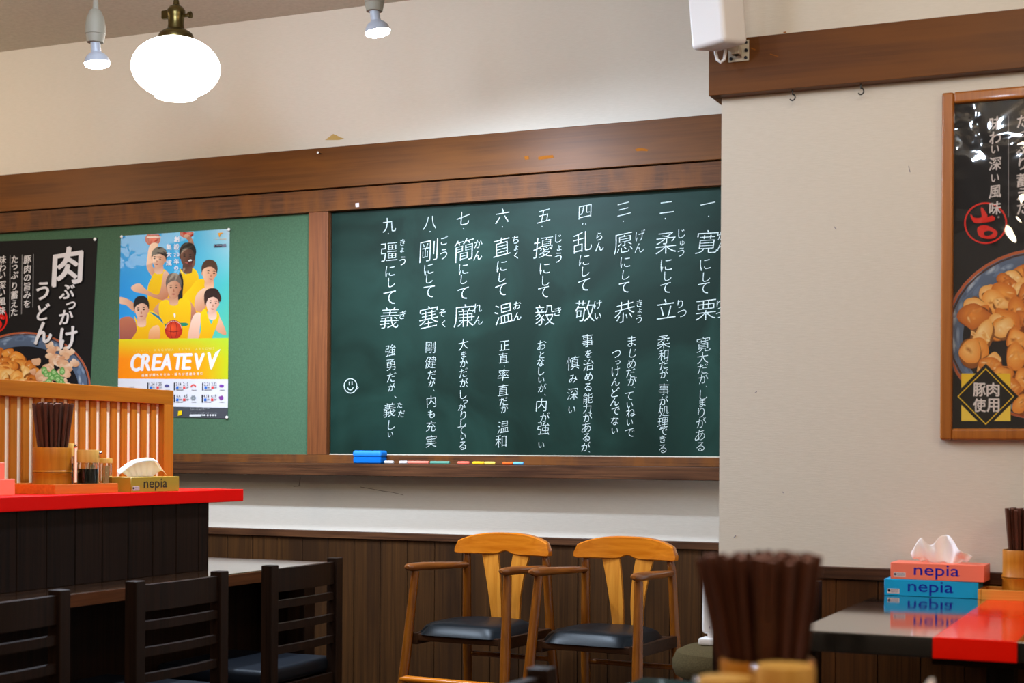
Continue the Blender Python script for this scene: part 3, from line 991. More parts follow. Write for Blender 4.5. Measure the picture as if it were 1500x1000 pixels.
def head(x, y, rx, ry, skin, shade, hair, tilt=0.0, hairtop=0.55, side=0, look=0.0):
    pic.poly([(x - rx * 0.5, y + ry * 0.5), (x + rx * 0.5, y + ry * 0.5), (x + rx * 0.6, y + ry * 1.5), (x - rx * 0.6, y + ry * 1.5)], shade, skin, 90, n=3)
    ct, st = math.cos(tilt), math.sin(tilt)

    def q(px, py):
        return (x + px * rx * ct - py * ry * st, y + px * rx * st + py * ry * ct)
    pic.poly([q(-1.12, 0.0), q(-1.0, 0.28), q(-0.8, 0.2), q(-0.85, -0.15)], shade)
    pic.poly([q(1.12, 0.0), q(1.0, 0.28), q(0.8, 0.2), q(0.85, -0.15)], shade)
    pic.poly([q(-0.9, -0.5), q(0, -0.95), q(0.9, -0.5), q(0.92, 0.2), q(0.6, 0.75), q(0.0, 1.02), q(-0.6, 0.75), q(-0.92, 0.2)], skin, shade, 10)
    pic.poly([q(-1.08, -0.02), q(-1.15, -0.6), q(-0.75, -1.15), q(0, -1.32), q(0.75, -1.15), q(1.15, -0.6), q(1.08, -0.02), q(0.9, -0.3),
              q(0.6, -hairtop), q(0.1, -hairtop - 0.12), q(-0.5, -hairtop), q(-0.9, -0.3)], hair, mixc(hair, (90, 80, 74), 0.25), 90)
    for sx in (-0.42, 0.42):
        e = sx + look
        pic.poly([q(e - 0.22, -0.17), q(e, -0.25), q(e + 0.22, -0.17), q(e, -0.17)], mixc(hair, (20, 16, 14), 0.5), n=3)
        pic.poly([q(e - 0.18, 0.0), q(e, -0.07), q(e + 0.18, 0.0), q(e, 0.06)], (38, 28, 26), n=3)
    pic.poly([q(look - 0.12, 0.32), q(look, 0.1), q(look + 0.14, 0.32), q(look, 0.38)], mixc(shade, (150, 84, 60), 0.4), n=3)
    pic.poly([q(look - 0.3, 0.58), q(look, 0.53), q(look + 0.3, 0.58), q(look, 0.66)], (170, 88, 78), n=3)


def jersey(pts, a=80):
    pic.poly(pts, Y1, Y2, a)


# raised-arm player at the upper left, ball above
pic.rect = (90, 76, 1024, 1700)
pic.blob(376, 118, 66, 62, (226, 70, 40), (160, 30, 20), 20, 0.0)
pic.ring(376, 118, 40, 60, 4, (120, 24, 18))
pic.poly([(330, 96), (440, 96), (436, 104), (332, 106)], (236, 210, 196), n=2)
pic.poly([(350, 170), (420, 160), (395, 260), (372, 350), (420, 400), (400, 470), (340, 400), (322, 330)], SK1, SK2, 20)
jersey([(400, 400), (480, 380), (505, 470), (520, 640), (440, 780), (350, 800), (330, 560), (360, 460)])
pic.poly([(470, 400), (520, 440), (490, 640), (300, 590), (215, 570), (190, 530), (260, 500), (330, 560), (430, 590)], SK1, (190, 116, 80), 60)
head(428, 290, 58, 80, (238, 194, 164), (206, 146, 112), (26, 22, 26), 0.12, 0.42, look=-0.25)
# shouting player behind, dark undershirt
pic.rect = (90, 57, 1024, 1700)
pic.blob(668, 70, 60, 40, (214, 64, 40), (150, 30, 20), 18, 0.0)
pic.poly([(640, 92), (690, 84), (730, 160), (740, 330), (690, 380), (690, 160)], (180, 124, 96), (110, 72, 56), 80)
pic.poly([(600, 420), (640, 390), (690, 640), (610, 700), (580, 560)], (22, 22, 28), (34, 34, 40))
jersey([(606, 370), (660, 420), (720, 370), (770, 440), (760, 640), (640, 640), (640, 480)])
head(674, 268, 62, 92, (120, 80, 62), (66, 42, 36), (22, 18, 18), 0.08, 0.62)
pic.poly([(676, 300), (706, 286), (722, 310), (704, 348), (682, 336)], (60, 22, 22), (110, 50, 46), 90)
pic.poly([(682, 300), (706, 292), (712, 304), (684, 310)], (236, 226, 218), n=2)
# right, curly hair
jersey([(760, 470), (830, 470), (880, 560), (840, 760), (740, 780), (630, 640), (700, 540)], 30)
pic.poly([(750, 600), (830, 540), (860, 640), (800, 740), (740, 720)], SK1, SK2, 60)
head(862, 410, 60, 88, (240, 190, 152), (206, 142, 106), (78, 52, 36), 0.08, 0.5, look=0.28)
# centre player holding a ball
pic.poly([(400, 700), (470, 640), (520, 640), (480, 780), (440, 860), (380, 760)], (216, 158, 120), (180, 110, 80), 60)
pic.poly([(690, 650), (740, 720), (750, 800), (690, 840), (670, 720)], (214, 150, 116), (170, 100, 80), 60)
jersey([(430, 680), (500, 640), (550, 690), (620, 630), (700, 660), (700, 860), (690, 1000), (470, 1000), (440, 840)])
head(556, 536, 58, 96, (226, 174, 138), (186, 122, 92), (116, 100, 88), 0.0, 0.5)
pic.poly([(470, 850), (660, 838), (668, 866), (476, 880)], (30, 130, 96), n=2)
pic.poly([(560, 755), (572, 770), (566, 800), (556, 770)], WHITE, n=2)
# lower left player
pic.poly([(85, 620), (150, 630), (220, 680), (210, 740), (150, 690), (86, 670)], SK1, (214, 150, 116), 0)
pic.poly([(84, 820), (190, 790), (240, 880), (230, 1010), (80, 1010)], (196, 116, 84), (150, 76, 70), 80)
jersey([(215, 780), (270, 850), (340, 740), (420, 770), (480, 860), (490, 1010), (200, 1010), (240, 900)])
pic.poly([(350, 900), (420, 860), (440, 930), (420, 1010), (345, 1010)], (244, 190, 140), (216, 130, 70), 80)
pic.poly([(345, 745), (430, 780), (470, 850), (420, 800)], (40, 120, 150), n=2)
head(280, 728, 58, 92, (240, 196, 170), (210, 150, 118), (26, 24, 30), -0.06, 0.5, look=-0.08)
# lower right player
pic.poly([(720, 790), (790, 760), (780, 900), (770, 1010), (676, 1010)], (248, 208, 184), (220, 160, 130), 80)
pic.poly([(920, 740), (960, 800), (1008, 920), (990, 944), (920, 900), (900, 820)], SK1, SK2, 60)
jersey([(790, 770), (830, 720), (880, 850), (915, 740), (950, 790), (890, 960), (860, 1010), (770, 1010), (790, 900)])
head(890, 668, 54, 90, (242, 200, 178), (214, 156, 130), (44, 28, 26), 0.1, 0.45, look=0.12)
pic.poly([(826, 690), (820, 590), (860, 545), (930, 550), (966, 620), (958, 660), (934, 600), (880, 590), (846, 650)], (44, 28, 26), (70, 44, 38))
# ball in front
pic.blob(556, 900, 76, 84, (240, 84, 40), (176, 30, 24), 22, 0.0, shift=(-16, -20))
pic.ring(556, 900, 72, 78, 4, (236, 200, 180), 190, 350)
pic.ring(556, 900, 30, 82, 4, (110, 20, 20))
pic.poly([(478, 900), (556, 915), (634, 900), (556, 922)], (110, 20, 20), n=3)
pic.rect = None
# orange band fading in from below
def band(a, b):
    c = mixc((255, 140, 10), (250, 160, 12), a)
    c = mixc(c, (190, 206, 30), max(0, a - 0.7) * 3.2)
    return mixc(mixc((236, 214, 30), (180, 210, 50), a), c, min(1, b * 2.0))


sheet_grid(0.575, 0.795, band, 16, 10)
sheet_grid(0.793, 0.945, lambda a, b: (226, 224, 230), 4, 2)
sheet_grid(0.943, 1.0, lambda a, b: (74, 76, 82), 4, 2)


def z6(u, v):      # second set of measures to the first
    return ((160 + u / 7.142 - 160) * 5.884, (480 + v / 7.142 - 330) * 5.884)


SC6 = 5.884 / 7.142
for ch, u, v, w, h in (('C', 280, 364, 104, 186), ('R', 390, 361, 102, 174), ('E', 500, 359, 92, 172), ('A', 603, 357, 116, 170), ('T', 722, 354, 104, 170),
                       ('E', 816, 351, 90, 168), ('V', 938, 352, 104, 172), ('V', 1076, 346, 108, 176)):
    x, y = z6(u, v)
    pic.char(ch, x, y, w * SC6, h * SC6, (238, 234, 236), 0.05, slant=0.13, shear=0.02)
x0, y0 = z6(1108, 262)
x1, y1 = z6(1165, 220)
x2, y2 = z6(1130, 300)
pic.poly([(x0, y0), (x1, y1), (x2, y2)], (238, 234, 236), smooth=False)


def small(s, u0, u1, v, size, c, off=0.01, spread=None, slope=-0.03):
    chs = list(s)
    for i, ch in enumerate(chs):
        if ch == ' ':
            continue
        t = i / max(1, len(chs) - 1)
        x, y = z6(u0 + (u1 - u0) * t, v + slope * (u1 - u0) * t)
        pic.em(ch, x, y, size * SC6, c, off)


small('KAGAWA FIVE ARROWS', 486, 1094, 234, 38, (240, 214, 120))
small('2025-26', 262, 426, 244, 28, (244, 206, 90))
small('感謝が勝ちを生み、勝ちが感謝を育む', 356, 970, 496, 34, (250, 232, 210), 0.02)
for (bx, by, d1, d2, lc) in ((402, 600, '1.24', '1.25', (60, 90, 150)), (680, 600, '2.14', '2.15', (230, 80, 70)), (976, 600, '2.21', '2.22', (110, 70, 180)),
                             (680, 726, '4.4', '4.5', (140, 146, 150)), (972, 726, '4.18', '4.19', (110, 70, 160))):
    def bx_(u0, v0, u1, v1, c):
        pic.poly([z6(u0, v0), z6(u1, v0), z6(u1, v1), z6(u0, v1)], c, smooth=False)
    bx_(bx, by - 26, bx + 12, by + 54, (40, 40, 50))
    for k, d in enumerate((d1, d2)):
        w = 60 if len(d) > 3 else 42
        x, y = z6(bx + 48 + 76 * k, by - 12)
        vs, fs = glyph(d, 0.0)
        pic.char(d, x, y, w * SC6 * 0.9, 32 * SC6, (52, 52, 60), 0.0)
        bx_(bx + 24 + 72 * k, by + 12, bx + 50 + 72 * k, by + 38, (40, 110, 206) if k == 0 else (232, 70, 70))
        bx_(bx + 54 + 72 * k, by + 16, bx + 84 + 72 * k, by + 20, (120, 120, 130))
        bx_(bx + 54 + 72 * k, by + 26, bx + 80 + 72 * k, by + 30, (120, 120, 130))
    bx_(bx + 24, by + 46, bx + 100, by + 52, (110, 110, 118))
    x, y = z6(bx + (204 if bx > 410 else 206), by + 6)
    if (bx, by) == (680, 600):
        pic.ring(x, y + 10, 24, 24, 12, lc, 180, 360)
    elif by > 700 and bx < 800:
        for k in range(6):
            a = k * math.pi / 3
            pic.blob(x + 14 * math.cos(a), y + 14 * math.sin(a), 9, 9, lc, lc, 8, 0)
    else:
        pic.blob(x, y, 22, 12 if by < 700 else 18, lc, mixc(lc, (230, 60, 90), 0.3), 10, 0.15)
    bx_(bx + 184, by + 48, bx + 236, by + 53, (150, 150, 156))
small('LEAGUE', 190, 262, 623, 22, (60, 60, 68))
small('チケットやグッズの最新情報は', 858, 1054, 842, 15, (200, 200, 204), 0.0, slope=-0.01)
small('公式サイトをご確認ください', 858, 1010, 858, 14, (190, 190, 194), 0.0, slope=-0.01)
small('ホームゲームのお問い合わせはこちら', 858, 1130, 890, 14, (180, 180, 184), 0.0, slope=0.0)
pic.poly([z6(728, 870), z6(768, 866), z6(762, 912), z6(722, 920)], (240, 206, 20), smooth=False)
pic.poly([z6(848, 906), z6(974, 904), z6(968, 926), z6(846, 928)], (222, 222, 224), smooth=False)
for k, u in enumerate((986, 1004, 1036, 1064, 1092, 1118)):
    x, y = z6(u, 913)
    pic.blob(x, y, 8, 8, (226, 226, 228), (226, 226, 228), 8, 0.1)
# title on the sky
for ch, u, v, s in (('創', 586, 120, 50), ('設', 585, 184, 52), ('2', 571, 254, 44), ('0', 598, 252, 44), ('年', 584, 312, 50), ('の', 582, 368, 44),
                    ('集', 520, 186, 50), ('大', 520, 252, 52), ('成', 519, 322, 54)):
    pic.em(ch, u, v, s * 1.05, (240, 238, 244), 0.03)
pic.poly([(940, 66), (988, 64), (964, 78), (956, 106), (948, 84)], (240, 160, 50), n=2)
for i, ch in enumerate('FIVE ARROWS'):
    if ch != ' ':
        pic.em(ch, 910 + i * 10.2, 120 - i * 0.2, 15, (232, 170, 90), 0.0)
pic.poly([(906, 164), (978, 161), (978, 186), (906, 189)], (44, 44, 66), smooth=False)
pic.poly([(980, 161), (1012, 160), (1012, 185), (980, 186)], (120, 120, 140), smooth=False)
for i, ch in enumerate('B.LEAGUE'):
    pic.em(ch, 912 + i * 8.4, 175 - i * 0.2, 12, (220, 220, 228), 0.0)
parented(pic.build('poster_sheet', 'print'), t_)
for x, y in ((178, 346.5), (335, 336), (332, 611)):
    p = on_wall(x, y, PZ - 0.007)
    MB().lathe([(0, -0.004), (0.005, -0.003), (0.006, 0), (0.004, 0.003), (0, 0.004)], mtx=Matrix.Rotation(math.pi / 2, 4, 'X'), seg=14).build('push_pin', 'pin', t_, loc=p - t_.location)

# --- framed poster on the right wall
FX0, FX1, FZ0, FZ1 = -0.610, 0.045, 1.112, 2.019
t_ = thing('framed_poster', 'black food poster in an orange wooden frame on the right wall', 'poster', (-0.283, RW, 1.565))


def fr(*p):
    return Vector(p) - t_.location


bw = 0.030
for k, (lo, hi, ax) in enumerate((((FX0, 4.148, FZ0), (FX0 + bw, RW - 0.001, FZ1), 'Z'), ((FX1 - bw, 4.148, FZ0), (FX1, RW - 0.001, FZ1), 'Z'),
                                  ((FX0 + bw, 4.148, FZ1 - bw), (FX1 - bw, RW - 0.001, FZ1), 'X'), ((FX0 + bw, 4.148, FZ0), (FX1 - bw, RW - 0.001, FZ0 + bw), 'X'))):
    MB().box(fr(*lo), fr(*hi), 0.006, seg=3).build('frame_bar', 'frame_wood', t_)
FP = 4.168
q0 = (-0.61 + bw - 0.002, FZ0 + bw - 0.002)
pic = Picture(lambda u, v: (u, v), FP, step=4e-6, ink=1.0)
# picture in photo columns, its outline following the frame's opening
ctl = [on_wall(1394, 150, FP), None]


def opening(x, z):
    """plane point to photo column/row at depth FP"""
    zc = -_s * x + _c * FP
    l = _c * x + _s * FP
    a, b = l / zc, (z - EYE) / zc
    a, b = a + ROLL * b, b - ROLL * a
    return (750 + F * a, PY - F * b)


out = [opening(FX0 + bw - 0.003, FZ1 - bw + 0.003), opening(FX1 - bw + 0.003, FZ1 - bw + 0.003), opening(FX1 - bw + 0.003, FZ0 + bw - 0.003), opening(FX0 + bw - 0.003, FZ0 + bw - 0.003)]
pic.poly(out, (24, 26, 32), (20, 18, 20), 90, smooth=False)
pic.rect = (1393.5, 130, out[1][0] - 2, 627)
random.seed(21)
lump = [(random.uniform(1412, 1640), random.uniform(400, 590), random.uniform(13, 24)) for _ in range(150)]
lump = [q for q in lump if ((q[0] - 1535) / 118) ** 2 + ((q[1] - 495) / 100) ** 2 < 1]
bowl_of_meat(pic, 2.6, 1530, 489, 146, 126, sorted(lump, key=lambda q: q[1]))
for x, y0, y1 in ((1477, 170, 318), (1513, 168, 318)):
    pic.poly([(x, y0), (x + 0.9, y0), (x + 0.9, y1), (x, y1)], (150, 148, 150), smooth=False)
RED = (222, 44, 34)
pic.ring(1444, 327, 31.5, 30.5, 2.4, RED)
pic.poly([(1422, 314), (1428, 319), (1438, 318), (1437, 307), (1439, 304), (1446, 314), (1447, 318), (1454, 316), (1458, 321), (1450, 325), (1430, 327), (1424, 322)], RED)
pic.poly([(1433, 333), (1442, 330), (1452, 333), (1461, 340), (1458, 348), (1447, 350), (1436, 347), (1432, 340)], RED)
pic.poly([(1442, 340), (1449, 338), (1455, 341), (1450, 345), (1443, 345)], (22, 22, 26))
BR = dict(shear=0.14, slant=0.05)
for s, xx, ys in (('味わい深い風味。', 1458, (181, 202, 219, 240, 261, 281, 305, 318)), ('たっぷり蓄えた', 1498, (178, 197, 217, 240, 264, 284, 305)),
                  ('豚肉の旨みを', 1533, (178, 200, 222, 244, 266, 288))):
    for ch, yy in zip(s, ys):
        e = 9 if ch == '。' else (16 if ch in 'っい' else 21.5)
        pic.em(ch, xx + (5 if ch == '。' else 0), yy, e, (216, 206, 204), 0.022, **BR)
YE = (238, 196, 40)
pic.poly([(1408.5, 547), (1480.5, 547), (1480.5, 616.5), (1408.5, 616.5)], YE, (246, 212, 80), 90, smooth=False)


def diamond(r, c):
    pic.poly([(1444.3, 580.5 - r), (1444.3 + r, 580.5), (1444.3, 580.5 + r), (1444.3 - r, 580.5)], c, smooth=False)


diamond(48, (20, 18, 18))
diamond(41.5, YE)
diamond(39.6, (20, 18, 18))
for ch, x, y in (('豚', 1435, 570.5), ('肉', 1455, 570.5), ('使', 1435, 593.5), ('用', 1455, 593.5)):
    pic.char(ch, x, y, 18.5, 20, (226, 216, 210), 0.028)
for ch, x, y, w, h in (('肉', 1590, 195, 44, 56), ('ぶ', 1590, 245, 24, 24), ('っ', 1594, 268, 16, 12), ('か', 1590, 288, 22, 22), ('け', 1592, 318, 26, 34)):
    pic.char(ch, x, y, w, h, WHITE, 0.03, **BR)
parented(pic.build('poster_sheet', 'print_film'), t_)

# clear, slightly wavy plastic cover
gl = bpy.data.materials.new('clear_cover')
gl.use_nodes = True
nt = gl.node_tree
nt.nodes.clear()
om = nt.nodes.new('ShaderNodeOutputMaterial')
mx = nt.nodes.new('ShaderNodeMixShader')
tr = nt.nodes.new('ShaderNodeBsdfTransparent')
gs = nt.nodes.new('ShaderNodeBsdfGlossy')
gs.inputs['Roughness'].default_value = 0.035
lw = nt.nodes.new('ShaderNodeLayerWeight')
lw.inputs['Blend'].default_value = 0.5
pw = nt.nodes.new('ShaderNodeMath')
pw.operation = 'POWER'
pw.inputs[1].default_value = 5.0
fr_ = nt.nodes.new('ShaderNodeMath')
fr_.operation = 'MULTIPLY_ADD'
fr_.inputs[1].default_value = 0.9
fr_.inputs[2].default_value = 0.045
nt.links.new(lw.outputs['Facing'], pw.inputs[0])
nt.links.new(pw.outputs[0], fr_.inputs[0])
tc = nt.nodes.new('ShaderNodeTexCoord')
nz = nt.nodes.new('ShaderNodeTexNoise')
nz.inputs['Scale'].default_value = 6.0
nz.inputs['Detail'].default_value = 1.0
nz.inputs['Distortion'].default_value = 1.5
bp = nt.nodes.new('ShaderNodeBump')
bp.inputs['Strength'].default_value = 0.085
bp.inputs['Distance'].default_value = 0.05
nt.links.new(tc.outputs['Object'], nz.inputs['Vector'])
nt.links.new(nz.outputs['Fac'], bp.inputs['Height'])
nt.links.new(bp.outputs['Normal'], gs.inputs['Normal'])
nt.links.new(fr_.outputs[0], mx.inputs['Fac'])
nt.links.new(tr.outputs[0], mx.inputs[1])
nt.links.new(gs.outputs[0], mx.inputs[2])
nt.links.new(mx.outputs[0], om.inputs['Surface'])
M['cover'] = gl
MB().box(fr(FX0 + bw - 0.004, 4.160, FZ0 + bw - 0.004), fr(FX1 - bw + 0.004, 4.1605, FZ1 - bw + 0.004)).build('clear_cover', 'cover', t_, smooth=False)

# ================================================================== SPEAKER AND HOOKS ON THE BEAM
SPK = Vector((-1.165, 4.035, 2.17))
t_ = thing('wall_speaker', 'white loudspeaker bracketed to the left end of the beam', 'speaker', (-1.15, 4.132, 2.17))
b = bmesh.new()
W, D_, Hh = 0.062, 0.100, 0.27
vs = [b.verts.new(p) for p in ((-W, -D_ / 2, 0), (W, -D_ / 2, 0), (0.058, D_ / 2, 0), (-0.058, D_ / 2, 0),
                               (-W, -D_ / 2, Hh), (W, -D_ / 2, Hh), (0.058, D_ / 2, Hh), (-0.058, D_ / 2, Hh))]
for f in ((0, 3, 2, 1), (4, 5, 6, 7), (0, 1, 5, 4), (1, 2, 6, 5), (2, 3, 7, 6), (3, 0, 4, 7)):
    b.faces.new([vs[i] for i in f])
bmesh.ops.bevel(b, geom=list(b.edges), offset=0.014, segments=4, profile=0.5, affect='EDGES')
mtx = Matrix.Translation((-0.026, -0.098, -0.004)) @ Matrix.Rotation(math.radians(-27), 4, 'Z') @ Matrix.Rotation(math.radians(7), 4, 'X')
_cab = MB().bm(b, mtx)
_cab.bevelled = True
_cab.build('cabinet', 'white_plastic', t_)
MB().box((-0.03, -0.004, -0.022), (0.028, -0.0005, 0.035), 0.0015).build('wall_plate', 'white_metal', t_)
plate = bpy.data.objects['wall_plate']
br = MB().box((-0.006, -0.045, -0.012), (0.010, -0.004, -0.008), 0.001).box((-0.012, -0.05, -0.012), (0.014, -0.02, 0.012), 0.004)
br.tube([(0.0, -0.04, 0.0), (-0.01, -0.06, 0.012), (-0.02, -0.085, 0.03)], 0.013, 12)
br.build('bracket_arm', 'white_metal', t_)
for x, z in ((-0.022, -0.014), (0.020, -0.014), (0.020, 0.028), (0.021, 0.006)):
    MB().lathe([(0.0045, 0), (0.0045, 0.004), (0, 0.005)], mtx=Matrix.Translation((x, -0.004, z)) @ Matrix.Rotation(math.pi / 2, 4, 'X'), seg=10).build('bolt', 'bolt', plate)
MB().tube([(-0.04, -0.075, 0.012), (-0.047, -0.07, -0.008), (-0.043, -0.068, -0.028), (-0.033, -0.066, -0.036), (-0.024, -0.064, -0.028), (-0.022, -0.06, -0.008), (-0.022, -0.055, 0.008)], 0.0042, 10).build('cable', 'white_plastic', t_)

for i, (x, lab) in enumerate(((-1.006, 'small iron screw hook under the beam, nearer the speaker'), (-0.821, 'small iron screw hook under the beam, nearer the framed poster'))):
    pts = [(0, 0, 0.004), (0, 0, -0.008)]
    for k in range(9):
        a = math.radians(90 - k * 30)
        pts.append((0.0075 * math.cos(a) * (1 if k else 0), 0, -0.0185 + 0.0085 * math.sin(a)))
    o = MB().tube(pts, 0.0019, 8, up=(0, 1, 0)).build('screw_hook', 'iron', loc=(x, 4.150, 2.060))
    tag(o, lab, 'hook', 'screw hooks under the beam')

# ================================================================== HANGING LAMPS
CZ = 2.737


def pendant_globe(loc):
    t = thing('globe_pendant', 'lit white opal globe lamp hanging on a black cord', 'lamp', loc)
    # profile measured from the lower lip (z = 0)
    prof = [(0.0, 0.0), (0.060, 0.0005), (0.066, 0.003), (0.0675, 0.007), (0.0675, 0.011)]
    for k in range(19):
        t_a = math.radians(29.5 + (159 - 29.5) * k / 18)
        prof.append((0.143 * math.sin(t_a), 0.100 - 0.100 * math.cos(t_a)))
    prof += [(0.047, 0.195), (0.0, 0.1955)]
    MB().lathe(prof, seg=48).build('globe_shade', 'globe', t)
    sk = MB().lathe([(0.056, 0.212), (0.057, 0.222), (0.052, 0.232), (0.040, 0.240), (0.028, 0.246), (0.026, 0.262), (0.027, 0.285), (0.030, 0.292), (0.030, 0.306), (0.022, 0.318), (0.011, 0.324), (0.009, 0.338), (0.0, 0.34)], at=(0, 0, -0.0200), seg=28).build('socket_cap', 'brass', t)
    MB().lathe([(0.0, 0), (0.006, 0), (0.006, 0.026), (0.011, 0.027), (0.011, 0.034), (0, 0.035)], mtx=Matrix.Translation((0.024, 0.0, 0.2664)) @ Matrix.Rotation(math.pi / 2, 4, 'Y'), seg=14).build('switch_key', 'brass', sk)
    MB().box((-0.054, -0.008, 0.2624), (-0.026, 0.008, 0.2904), 0.003).build('switch_key', 'brass', sk)
    MB().tube([(0, 0, 0.314), (0, 0, 0.40)], 0.008, 10).build('cord_collar', 'black_cord', t)
    MB().tube([(0, 0, 0.40), (0, 0, CZ - loc[2] - 0.03)], 0.0055, 10).build('cord', 'black_cord', t)
    MB().lathe([(0.05, -0.03), (0.055, -0.01), (0.055, 0.0)], at=(0, 0, CZ - loc[2]), seg=24).build('ceiling_rose', 'brass', t)


pendant_globe((-3.042, 4.16, 2.217))


def pendant_bulb(loc, tilt, label, power):
    t = thing('bulb_pendant', label, 'lamp', loc, group='hanging reflector bulbs')
    R = Matrix.Rotation(tilt[0], 4, 'X') @ Matrix.Rotation(tilt[1], 4, 'Y')
    MB().lathe([(0.0, -0.003), (0.024, -0.002), (0.036, 0.002), (0.0395, 0.012)], mtx=R, seg=32).build('bulb_face', 'bulb_face', t)
    MB().lathe([(0.0395, 0.012), (0.0385, 0.018), (0.034, 0.029), (0.027, 0.037), (0.019, 0.042), (0.0155, 0.046), (0.0150, 0.066), (0.0150, 0.080), (0.0, 0.081)], mtx=R, seg=32).build('bulb_body', 'bulb_body', t)
    top = R @ Vector((0, 0, 0.074))
    S = Matrix.Translation(top)
    MB().lathe([(0.0, -0.002), (0.025, 0.0), (0.029, 0.018), (0.029, 0.024), (0.031, 0.026), (0.031, 0.05), (0.027, 0.075), (0.018, 0.098), (0.009, 0.104), (0.008, 0.13), (0.005, 0.132), (0, 0.132)], mtx=S, seg=24).build('socket', 'socket_grey', t)
    MB().tube([top + Vector((0, 0, 0.13)), Vector((top.x, top.y, CZ - loc[2]))], 0.0045, 10).build('cord', 'grey_cord', t)
    l = bpy.data.lights.new('bulb_beam', 'SPOT')
    l.energy = power
    l.color = COOL
    l.spot_size = math.radians(178)
    l.spot_blend = 0.8
    l.shadow_soft_size = 0.04
    o = bpy.data.objects.new('bulb_beam', l)
    COL.objects.link(o)
    o.parent = t
    o.matrix_local = R @ Matrix.Translation((0, 0, -0.05))
    return t


pendant_bulb((-3.108, 3.85, 2.255), (math.radians(4), math.radians(-4)), 'lit reflector bulb on a grey cord left of the white globe', 140)
pendant_bulb((-2.315, 4.20, 2.358), (math.radians(6), math.radians(-8)), 'lit reflector bulb on a grey cord right of the white globe', 140)

# ================================================================== LEFT TABLE WITH RED COUNTER
T = 0.71
t_ = thing('shared_table', 'long brown wooden table carrying the red counter', 'table', (-3.03, 3.0, 0))
MB().box((-0.442, -1.4, 0.672), (0.442, 1.39, T), 0.004).build('tabletop', 'table_wood', t_)
MB().box((0.4415, -1.396, 0.674), (0.4445, 1.386, 0.7065), 0.001).build('edge_band', 'table_edge', t_)
for sx in (-1, 1):
    for sy in (-1, 1):
        MB().box((sx * 0.39 - 0.033, sy * 1.30 - 0.033, 0), (sx * 0.39 + 0.033, sy * 1.30 + 0.033, 0.672), 0.004).build('leg', 'chair_dark', t_)
MB().box((-0.24, -1.28, 0.0), (0.24, 1.27, 0.672)).build('centre_panel', 'dark_board', t_)
MB().box((-0.36, 1.285, 0.02), (0.36, 1.31, 0.672)).build('end_panel', 'dark_board', t_)

t_ = thing('red_counter', 'raised shelf with a red top and dark board sides on the long table', 'counter', (-3.03, 3.0, T))
mb = MB()
mb.box((-0.290, -1.26, 0), (0.290, 0.914, 0.2045))
y = -1.26
while y < 0.918:
    e = min(y + 0.112, 0.918)
    mb.box((0.288, y + 0.0012, 0), (0.296, e - 0.0012, 0.2045), 0.0015, seg=1)
    mb.box((-0.296, y + 0.0012, 0), (-0.288, e - 0.0012, 0.2045), 0.0015, seg=1)
    y = e
mb.box((-0.296, 0.912, 0), (0.296, 0.918, 0.2045))
mb.build('board_body', 'dark_board', t_)
MB().box((-0.310, -1.36, 0.2045), (0.310, 1.085, 0.242), 0.0025).build('counter_top', 'red', t_)
RT = T + 0.242

t_ = thing('slatted_partition', 'low orange wooden lattice screen standing on the red counter', 'partition', (-3.005, 3.0, RT))
Yn, Yf = -1.3, 1.083
MB().box((-0.020, Yn, 0.266), (0.020, Yf, 0.311), 0.002).build('top_rail', 'hinoki_y', t_)
MB().box((-0.020, Yn, 0.0), (0.020, Yf, 0.024), 0.002).build('bottom_rail', 'hinoki_y', t_)
MB().box((-0.020, Yf - 0.05, 0.024), (0.020, Yf, 0.266), 0.002).build('end_post', 'hinoki', t_)
MB().box((-0.020, Yn, 0.024), (0.020, Yn + 0.05, 0.266), 0.002).build('end_post', 'hinoki', t_)
mb = MB()
y = Yf - 0.05 - 0.020
while y - 0.028 > Yn + 0.05:
    mb.box((-0.008, y - 0.028, 0.024), (0.006, y, 0.266), 0.0012, seg=1)
    y -= 0.0485
mb.build('slats', 'hinoki', t_)
MB().box((-0.003, Yn + 0.05, 0.024), (-0.001, Yf - 0.05, 0.266)).build('paper_panel', 'screen', t_)


# ------------------------------------------------------------------ table-top things
def tray(loc, sx, sy, h, material, label, rz=0.0):
    t = thing('wooden_tray', label, 'tray', loc, rz, 'condiment trays')
    MB().box((-sx / 2 + 0.008, -sy / 2 + 0.008, 0.0), (sx / 2 - 0.008, sy / 2 - 0.008, 0.008)).build('tray_floor', material, t)
    for lo, hi in (((-sx / 2, -sy / 2, 0), (-sx / 2 + 0.008, sy / 2, h)), ((sx / 2 - 0.008, -sy / 2, 0), (sx / 2, sy / 2, h)),
                   ((-sx / 2 + 0.008, -sy / 2, 0), (sx / 2 - 0.008, -sy / 2 + 0.008, h)), ((-sx / 2 + 0.008, sy / 2 - 0.008, 0), (sx / 2 - 0.008, sy / 2, h))):
        MB().box(lo, hi, 0.0015).build('tray_side', material, t)
    return t


def bamboo_cup(loc, r, h, label, rz=0.0):
    t = tag(MB().lathe([(0.0, 0.0), (r * 1.02, 0.0), (r * 1.03, 0.004), (r * 0.99, h * 0.2), (r * 0.985, h * 0.35), (r * 1.03, h * 0.385), (r * 1.03, h * 0.395), (r * 0.95, h * 0.402), (r * 0.95, h * 0.412), (r * 1.035, h * 0.419), (r * 1.03, h * 0.435), (r * 0.985, h * 0.46),
                        (r * 0.98, h * 0.75), (r * 0.99, h - 0.002), (r * 0.97, h), (r * 0.915, h), (r * 0.91, h - 0.004), (r * 0.90, 0.012), (0.0, 0.012)], seg=40).build('bamboo_cup', 'bamboo', loc=loc),
            label, 'cup', 'bamboo chopstick cups')
    return t


STICK_MESH = {}


